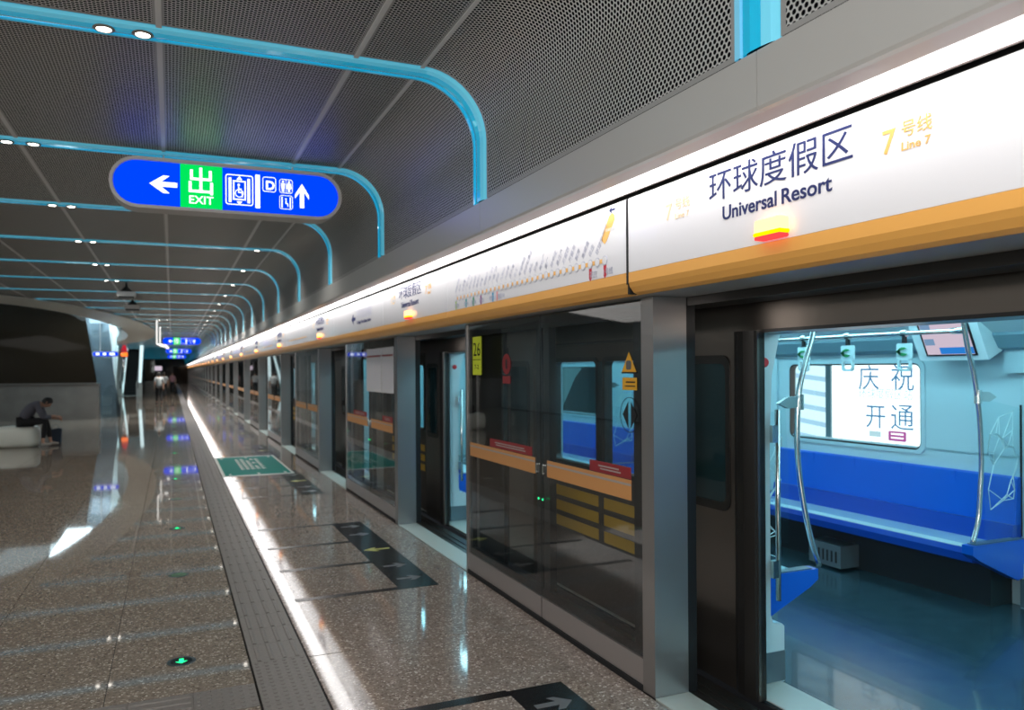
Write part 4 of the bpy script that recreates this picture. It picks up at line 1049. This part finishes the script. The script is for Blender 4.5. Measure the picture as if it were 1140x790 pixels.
lp = thing('lit_backdrop', 'pale washed wall panel glowing cold white behind the slanted glass fins', 'wall panel', (-2.2, 33, 0))
obj('white_sheet', MB().prism([(-3.6, 0), (-1.93, 0), (-1.90, 2.9), (-1.72, 3.3), (-1.8, 5.6), (-4.2, 5.6)], 'y', 33.0, 33.1), MT['shaft'], lp)
_wash = area('fill_backdrop_wash', (-2.7, 32.3, 5.5), (math.radians(28), 0, 0), 2.2, .3, 620, (.80, .95, 1.0))  # added unseen lamp, makes the backdrop glow and fade downwards
obj('wall_left', MB().box(-8.75, -8.6, Y_START, Y_END, 0, 3.6), MT['hall_pale'], None, kind='structure', loc=(-8.7, 0, 0))
obj('wall_end', MB().box(-8.6, 2.3, Y_END, Y_END + .2, 0, 3.6), MT['hall_grey'], None, kind='structure', loc=(-3, Y_END, 0))
obj('wall_stair', MB().box(-8.6, -3.4, 66.0, 66.3, 0, 3.36), MT['hall_pale'], None, kind='structure', loc=(-5, 66, 0))
t = thing('service_door', 'dark doorway at the very end of the platform', 'door', (.6, 112, 0))
obj('door_panel', MB().box(.15, 1.9, 112, 112.1, 0, 2.3), MT['hall_black'], t); obj('door_head', MB().box(.05, 2.0, 111.95, 112.1, 2.3, 2.45), MT['hall_grey'], t)
# escalator
t = thing('escalator', 'escalator with cold white lit sides and dark steps rising at the back', 'escalator', (-2.6, 60, 0))
stp = MB()
for i in range(22): stp.box(-3.05, -2.25, 60 + .4 * i, 60.4 + .4 * i, .0, .2 * i + .05)
obj('step_band', stp, MT['matte_black'], t)
for xa, xb in ((-3.30, -3.08), (-2.22, -1.98)):
    b_ = obj('balustrade', MB().prism([(58.6, 0), (59.8, 0), (68.8, 4.3), (68.8, 5.2), (60, .98), (58.6, .98)], 'x', xa, xb), MT['hall_pale'], t)
    obj('lit_skirt', MB().prism([(59.0, .15), (60, .2), (68.7, 4.5), (68.7, 4.95), (60.0, .80), (59.0, .80)], 'x', xa + .03 if xa < -3 else xa - .012, xb + .012 if xa < -3 else xb - .03), MT['esc_light'], b_, label='cold white lit inner side')
    obj('handrail', MB().tube([((xa + xb) / 2, 58.6, .5), ((xa + xb) / 2, 58.6, .98), ((xa + xb) / 2, 60, 1.0), ((xa + xb) / 2, 68.8, 5.22)], .04, 8), MT['black'], b_)
obj('landing_plate', MB().box(-3.3, -1.98, 57.8, 60, .001, .02), MT['chrome'], t)
for x, lb in ((-3.42, 'left white glowing column beside the escalator'), (-1.92, 'right white glowing column beside the escalator')):
    c_ = thing('lit_column', lb, 'column', (x, 57.5, 0))
    obj('shaft', MB().prism([(x - .11, .9), (x + .05, .9), (x + .22, 3.7), (x - .0, 3.7)], 'y', 57.4, 57.6), MT['esc_light'], c_)
    obj('foot', MB().box(x - .13, x + .10, 57.38, 57.62, 0, .9), MT['hall_pale'], c_)
t = thing('escalator_display', 'small glowing orange display with a red panel above the escalator', 'display', (-2.85, 56, 2.7))
obj('orange_lamp', MB().prism(rrect(-3.0, -2.62, 2.62, 2.86, .04), 'y', 56, 56.08), MT['esc_orange'], t)
obj('black_case', MB().box(-3.06, -2.56, 56.09, 56.25, 2.58, 2.90), MT['black'], t)
obj('red_panel', MB().prism([(-3.02, 2.92), (-2.60, 2.92), (-2.72, 3.34), (-2.90, 3.34)], 'y', 56.1, 56.14), MT['esc_red'], t)
t = thing('kiosk', 'dark brown square kiosk right of the escalator', 'kiosk', (-1.45, 61, 0))
obj('cabinet', MB().box(-1.75, -1.12, 61, 61.5, .95, 2.5), MT['hall_black'], t); obj('counter', MB().box(-1.78, -1.1, 60.95, 61.5, 0, .94), MT['hall_grey'], t)
t = thing('lit_sign_box', 'small pinkish lit panel between the kiosk and the walkers', 'light box', (-.95, 62, 1.9))
obj('lit_face', MB().prism(rrect(-1.18, -.66, 1.70, 2.02, .03), 'y', 62, 62.05), MT['screen_pink'], t)
obj('stand', MB().box(-1.0, -.84, 62.06, 62.2, 0, 1.95), MT['hall_grey'], t)
# hanging posts with lamp
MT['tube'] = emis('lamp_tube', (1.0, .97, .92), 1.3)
for i, (x, y, zb) in enumerate(((-.46, 29, 2.55), (-.42, 33.5, 2.62))):
    t = thing('hanging_post', ('left' if i == 0 else 'right') + ' slim white rod hanging from the ceiling by the far blue signs', 'ceiling fixture', (x, y, ZC))
    obj('rod', MB().tube([(x, y, ZC), (x, y, zb)], .022, 8), MT['tube'], t)
    obj('arm', MB().tube([(x, y, zb), (x + .25, y, zb - .02)], .018, 8), MT['sign_white'], t)
    obj('lamp', MB().lathe([(.03, .05), (.06, .02), (.06, -.02), (.03, -.05)], (x + .27, y, zb - .05), 10), MT['tube'], t)
for i, (x, y) in enumerate(((-.80, 16.9), (-.83, 20.2))):
    t = thing('ceiling_camera', ('nearer' if i == 0 else 'farther') + ' dark ceiling camera box hanging above the hall floor', 'camera', (x, y, ZC))
    obj('stem', MB().tube([(x, y, ZC), (x, y, ZC - .10)], .02, 8), MT['black'], t)
    obj('hood', MB().lathe([(.03, 0), (.10, -.07), (.11, -.10)], (x, y, ZC - .08), 16), MT['black'], t)
    obj('body', MB().box(x - .16, x + .16, y - .14, y + .14, ZC - .27, ZC - .18), MT['sign_case'], t)
    obj('lens_strip', MB().box(x - .14, x + .14, y - .12, y + .12, ZC - .31, ZC - .27), MT['black'], t)

# ================================================================ SEAT AND PEOPLE
def superell(cx, cy_, rx, ry, n=32, p=3.2):
    out = []
    for i in range(n):
        a = 2 * PI * i / n; c, s = math.cos(a), math.sin(a)
        out.append((cx + rx * abs(c) ** (2 / p) * (1 if c > 0 else -1), cy_ + ry * abs(s) ** (2 / p) * (1 if s > 0 else -1)))
    return out
def pouf(cx, cy_, label):
    t = thing('pouf', label, 'seat', (cx, cy_, 0))
    m = MB(); prof = [(.80, .0), (.93, .03), (.985, .10), (1.0, .22), (.985, .34), (.94, .41), (.84, .445), (.5, .455), (.0, .455)]
    n = 32
    for s_, z in prof:
        m.v += [(x, y, z) for x, y in superell(cx, cy_, .41 * max(s_, .01), .36 * max(s_, .01), n)]
    for i in range(len(prof) - 1):
        for k in range(n): m.f.append((i * n + k, i * n + (k + 1) % n, (i + 1) * n + (k + 1) % n, (i + 1) * n + k)); m.m.append(0)
    m.f.append(tuple(reversed(range(n)))); m.m.append(0)
    obj('cushion', m, MT['pouf'], t, smooth=True)
    obj('foot_ring', MB().prism(superell(cx, cy_, .33, .28), 'z', .0, .012), MT['black'], t)
    return t
pouf(-3.12, 20.25, 'white rounded pouf seat with the seated person at the left')

def skin_mesh(chains, sub=2):
    """grow one continuous surface round connected chains of (point, radius); chains = list of lists, points shared by value"""
    pts, idx, edges = [], {}, set()
    for ch in chains:
        prev = None
        for p, r in ch:
            key = tuple(round(c, 4) for c in p)
            if key not in idx: idx[key] = len(pts); pts.append((p, r))
            i = idx[key]
            if prev is not None and prev != i: edges.add((prev, i))
            prev = i
    me = bpy.data.meshes.new('s'); me.from_pydata([p for p, r in pts], list(edges), [])
    o = bpy.data.objects.new('s', me); COL.objects.link(o)
    md = o.modifiers.new('k', 'SKIN'); md.use_smooth_shade = True
    sl_ = me.skin_vertices[0].data
    for i, (p, r) in enumerate(pts):
        rr = r if isinstance(r, tuple) else (r, r)
        sl_[i].radius = rr; sl_[i].use_root = (i == 0)
    md2 = o.modifiers.new('u', 'SUBSURF'); md2.levels = sub; md2.render_levels = sub
    bpy.context.view_layer.update()
    dg = bpy.context.evaluated_depsgraph_get(); ev = bpy.data.meshes.new_from_object(o.evaluated_get(dg))
    mb = MB(); mb.add([tuple(v.co) for v in ev.vertices], [tuple(p.vertices) for p in ev.polygons])
    bpy.data.objects.remove(o); bpy.data.meshes.remove(me); bpy.data.meshes.remove(ev)
    return mb
def place(chains, loc, rz=0, s=1.0):
    c, n = math.cos(rz), math.sin(rz)
    return [[((loc[0] + s * (p[0] * c - p[1] * n), loc[1] + s * (p[0] * n + p[1] * c), loc[2] + s * p[2]), (tuple(q * s for q in r) if isinstance(r, tuple) else r * s)) for p, r in ch] for ch in chains]
def head_mesh(c, fwd_, up, s=1.0):
    """face with brow, nose, mouth, ears and chin; c = centre, fwd_ = looking direction"""
    f = Vector(fwd_).normalized(); u = (Vector(up) - f * Vector(up).dot(f)).normalized(); r = f.cross(u)
    m = MB(); n, k = 20, 14; c = Vector(c)
    for i in range(k + 1):
        th = PI * i / k; z = math.cos(th)
        for j in range(n):
            a = 2 * PI * j / n; x, y = math.sin(th) * math.cos(a), math.sin(th) * math.sin(a)
            wx, wy, wz = .095, .074, .115
            if z < 0: wy *= 1 - .30 * (-z) ** 1.3; wx *= 1 - .12 * (-z)
            P3 = [x * wx, y * wy, z * wz]
            if x > 0:
                if abs(y) < .22 and -.35 < z < .1: P3[0] += .020 * (1 - abs(y) / .22) * (1 - abs(z + .18) / .28)        # nose
                if .1 < abs(y) < .5 and -.02 < z < .22: P3[0] -= .007                                                     # eye sockets
                if abs(y) < .3 and -.62 < z < -.45: P3[0] += .004                                                        # lips
            m.v.append(tuple(c + (f * P3[0] + r * P3[1] + u * P3[2]) * s))
    for i in range(k):
        for j in range(n): m.f.append((i * n + j, i * n + (j + 1) % n, (i + 1) * n + (j + 1) % n, (i + 1) * n + j)); m.m.append(0)
    for sd in (1, -1):
        q = c + r * .074 * sd * s; m.tube([q - u * .026 * s, q + r * .008 * sd * s, q + u * .028 * s], [.008 * s, .014 * s, .010 * s], 8)
    return m
def hair_mesh(c, fwd_, up, s=1.0):
    f = Vector(fwd_).normalized(); u = (Vector(up) - f * Vector(up).dot(f)).normalized(); r = f.cross(u)
    m = MB(); n, k = 22, 9; c = Vector(c)
    for i in range(k + 1):
        for j in range(n):
            a = 2 * PI * j / n; front = max(0, math.cos(a)); lim = 1.95 - .95 * front
            th = lim * i / k; w = 1.0 + .03 * math.sin(7 * a + i)
            v = Vector((math.sin(th) * math.cos(a) * .107, math.sin(th) * math.sin(a) * .086, math.cos(th) * .128)) * w
            m.v.append(tuple(c + (f * v.x + r * v.y + u * v.z) * s))
    for i in range(k):
        for j in range(n): m.f.append((i * n + j, i * n + (j + 1) % n, (i + 1) * n + (j + 1) % n, (i + 1) * n + j)); m.m.append(0)
    return m
def hand(wrist, d, pn, s=1.0, curl=.5, thumb=1):
    """chains for a hand: d = pointing direction, pn = palm normal; five separate fingers"""
    w = Vector(wrist); d = Vector(d).normalized(); pn = (Vector(pn) - d * Vector(pn).dot(d)).normalized(); sd = d.cross(pn)
    ch = [[(tuple(w), .024 * s), (tuple(w + d * .045 * s), (.030 * s, .020 * s)), (tuple(w + d * .085 * s), (.032 * s, .016 * s))]]
    for i, L_ in enumerate((.062, .074, .070, .054)):
        b = w + d * .085 * s; o_ = sd * (-.027 + .018 * i) * s
        c1 = b + o_ + d * .015 * s; c2 = c1 + (d + pn * curl * .5).normalized() * L_ * .5 * s; c3 = c2 + (d + pn * curl * 1.6).normalized() * L_ * .5 * s
        ch.append([(tuple(b), (.032 * s, .016 * s)), (tuple(c1), .009 * s), (tuple(c2), .0085 * s), (tuple(c3), .007 * s)])
    tb_ = w + d * .045 * s
    ch.append([(tuple(tb_), (.030 * s, .020 * s)), (tuple(tb_ + (-sd * thumb * .034 + d * .02 + pn * .01) * s), .011 * s), (tuple(tb_ + (-sd * thumb * .044 + d * .055 + pn * .022) * s), .009 * s)])
    return ch
# seated man, facing +x, leaning forward over a phone
def seated():
    L0 = (-3.02, 20.05, .015)
    t = thing('person', 'person in grey jacket and black trousers sitting bent forward on the white pouf', 'person', (L0[0], L0[1], 0))
    hd = (.47, 0, .955); fw = Vector((.75, 0, -.66))
    spine = [((.02, 0, .55), (.15, .12)), ((.10, 0, .72), (.145, .115)), ((.21, 0, .86), (.155, .115)), ((.31, 0, .93), (.13, .10)), ((.37, 0, .945), .055), ((.43, 0, .95), .05)]
    arms = []; sleeves = []
    for s in (1, -1):
        sh_ = (.30, .17 * s, .90); el = (.42, .20 * s, .62); wr = (.62, .07 * s + .02, .60 if s > 0 else .66)
        arms.append([spine[3], (sh_, .055), (el, .042), (wr, .027)])
        sleeves.append([spine[3], (sh_, .068), (el, .056), (tuple(Vector(el).lerp(Vector(wr), .75)), .042)])
        d = (.9, -.15 * s, -.25); 
        for c in hand(wr, d, (0, -.6 * s, -.7), 1.0, .6, s): arms.append(c)
    legs = []; tr = []; shoes = []
    for s in (1, -1):
        hp = (.05, .09 * s, .545); kn = (.45, .11 * s, .545); an = (.46 + .06 * s, .11 * s, .09)
        legs.append([spine[0], (hp, .075), (kn, .052), (an, .036), ((an[0] + .02, an[1], .05), .035), ((an[0] + .14, an[1], .035), .03)])
        tr.append([spine[0], (hp, .092), (tuple(Vector(hp).lerp(Vector(kn), .6)), .082), (kn, .070), (tuple(Vector(kn).lerp(Vector(an), .85)), .052)])
        shoes.append([((an[0] - .04, an[1], .045), (.042, .038)), ((an[0] + .06, an[1], .042), (.045, .036)), ((an[0] + .17, an[1], .032), (.036, .026))])
    obj('body', skin_mesh(place([spine] + arms + legs, L0)), MT['skin'], t, smooth=True)
    hc = Vector(L0) + Vector(hd)
    obj('face', head_mesh(hc, fw, (.6, 0, .8)), MT['skin'], t, smooth=True)
    obj('hair', hair_mesh(hc, fw, (.6, 0, .8)), MT['hair'], t, smooth=True)
    js = [((.0, 0, .545), (.185, .14)), ((.09, 0, .72), (.178, .14)), ((.20, 0, .87), (.178, .135)), ((.31, 0, .935), (.145, .115)), ((.355, 0, .95), (.075, .07))]
    sl2 = [[js[3]] + c[1:] for c in sleeves]
    obj('jacket', skin_mesh(place([js] + sl2, L0)), MT['jacket'], t, smooth=True)
    obj('trousers', skin_mesh(place([[((.02, 0, .54), (.165, .11))] + c[1:] for c in tr], L0)), MT['trousers'], t, smooth=True)
    for c in shoes: obj('shoe', skin_mesh(place([c], L0)), MT['shoe'], t, smooth=True)
    return t
seated()
t = thing('tote_bag', 'dark navy tote bag standing on the floor by the seated person', 'bag', (-2.42, 20.48, 0))
obj('bag_body', MB().prism([(-2.56, .0), (-2.33, .0), (-2.31, .34), (-2.36, .37), (-2.55, .34), (-2.60, .30)], 'y', 20.42, 20.56), MT['bag'], t)
obj('strap', MB().tube([(-2.52, 20.48, .33), (-2.50, 20.48, .44), (-2.40, 20.48, .44), (-2.37, 20.48, .33)], .008, 6), MT['bag'], t)

def walker(x, y, H_, top, rz, label, stride=.20, away=True):
    s = H_ / 1.72
    t = thing('person', label, 'person', (x, y, 0)); L0 = (x, y, 0)
    sp = [((0, 0, .93), (.15, .10)), ((0, 0, 1.10), (.125, .095)), ((0, 0, 1.28), (.155, .105)), ((0, 0, 1.40), (.13, .085)), ((.01, 0, 1.47), .052), ((.015, 0, 1.53), .05)]
    arms, slv, legs, trs = [], [], [], []; shoes = []
    for sd in (1, -1):
        sh_ = (0, .185 * sd, 1.38); el = (-.04 * sd, .23 * sd, 1.10); wr = (.06 * sd + .05, .22 * sd, .86)
        arms.append([sp[3], (sh_, .052), (el, .040), (wr, .026)]); slv.append([(sh_, .065), (tuple(Vector(sh_).lerp(Vector(el), .8)), .055)])
        arms += hand(wr, (.15, 0, -1), (0, -sd, 0), 1, .4, 1)
        hp = (0, .09 * sd, .90); kn = (.05 + stride * .5 * sd, .09 * sd, .49); an = (stride * sd - .03, .09 * sd, .085)
        legs.append([sp[0], (hp, .082), (kn, .055), (an, .038), ((an[0] + .12, an[1], .035), .03)])
        trs.append([(hp, .105), (kn, .075), ((an[0], an[1], .11), .058)])
        shoes.append([((an[0] - .05, an[1], .045), (.042, .038)), ((an[0] + .05, an[1], .042), (.045, .036)), ((an[0] + .17, an[1], .034), (.038, .028))])
    pl = lambda c: place(c, L0, rz, s)
    obj('body', skin_mesh(pl([sp] + arms + legs), 1), MT['skin'], t, smooth=True)
    f = (math.cos(rz), math.sin(rz), -.1); hc = Vector(L0) + Vector((.02 * math.cos(rz), .02 * math.sin(rz), 1.605)) * s
    obj('face', head_mesh(hc, f, (0, 0, 1), s), MT['skin'], t, smooth=True); obj('hair', hair_mesh(hc, f, (0, 0, 1), s), MT['hair'], t, smooth=True)
    sh2 = [((0, 0, .90), (.178, .13)), ((0, 0, 1.10), (.155, .12)), ((0, 0, 1.28), (.178, .125)), ((0, 0, 1.41), (.14, .10))]
    obj('shirt', skin_mesh(pl([sh2] + [[sh2[3]] + c for c in slv]), 1), top, t, smooth=True)
    obj('trousers', skin_mesh(pl([[((0, 0, .93), (.158, .115))] + c for c in trs]), 1), MT['trousers'], t, smooth=True)
    for c in shoes: obj('shoe', skin_mesh(pl([c]), 1), MT['trousers'], t, smooth=True)
    return t
walker(-.60, 43.5, 1.60, MT['shirt'], PI / 2 + .2, 'person in white shirt and black trousers walking away, nearest of the walkers')
walker(-.44, 52, 1.58, MT['shirt'], PI / 2, 'person in pale top half hidden behind the white-shirted walker')
walker(.03, 61.0, 1.55, MT['pink'], -PI / 2, 'person in pinkish checked shirt walking right of the white-shirted walker')
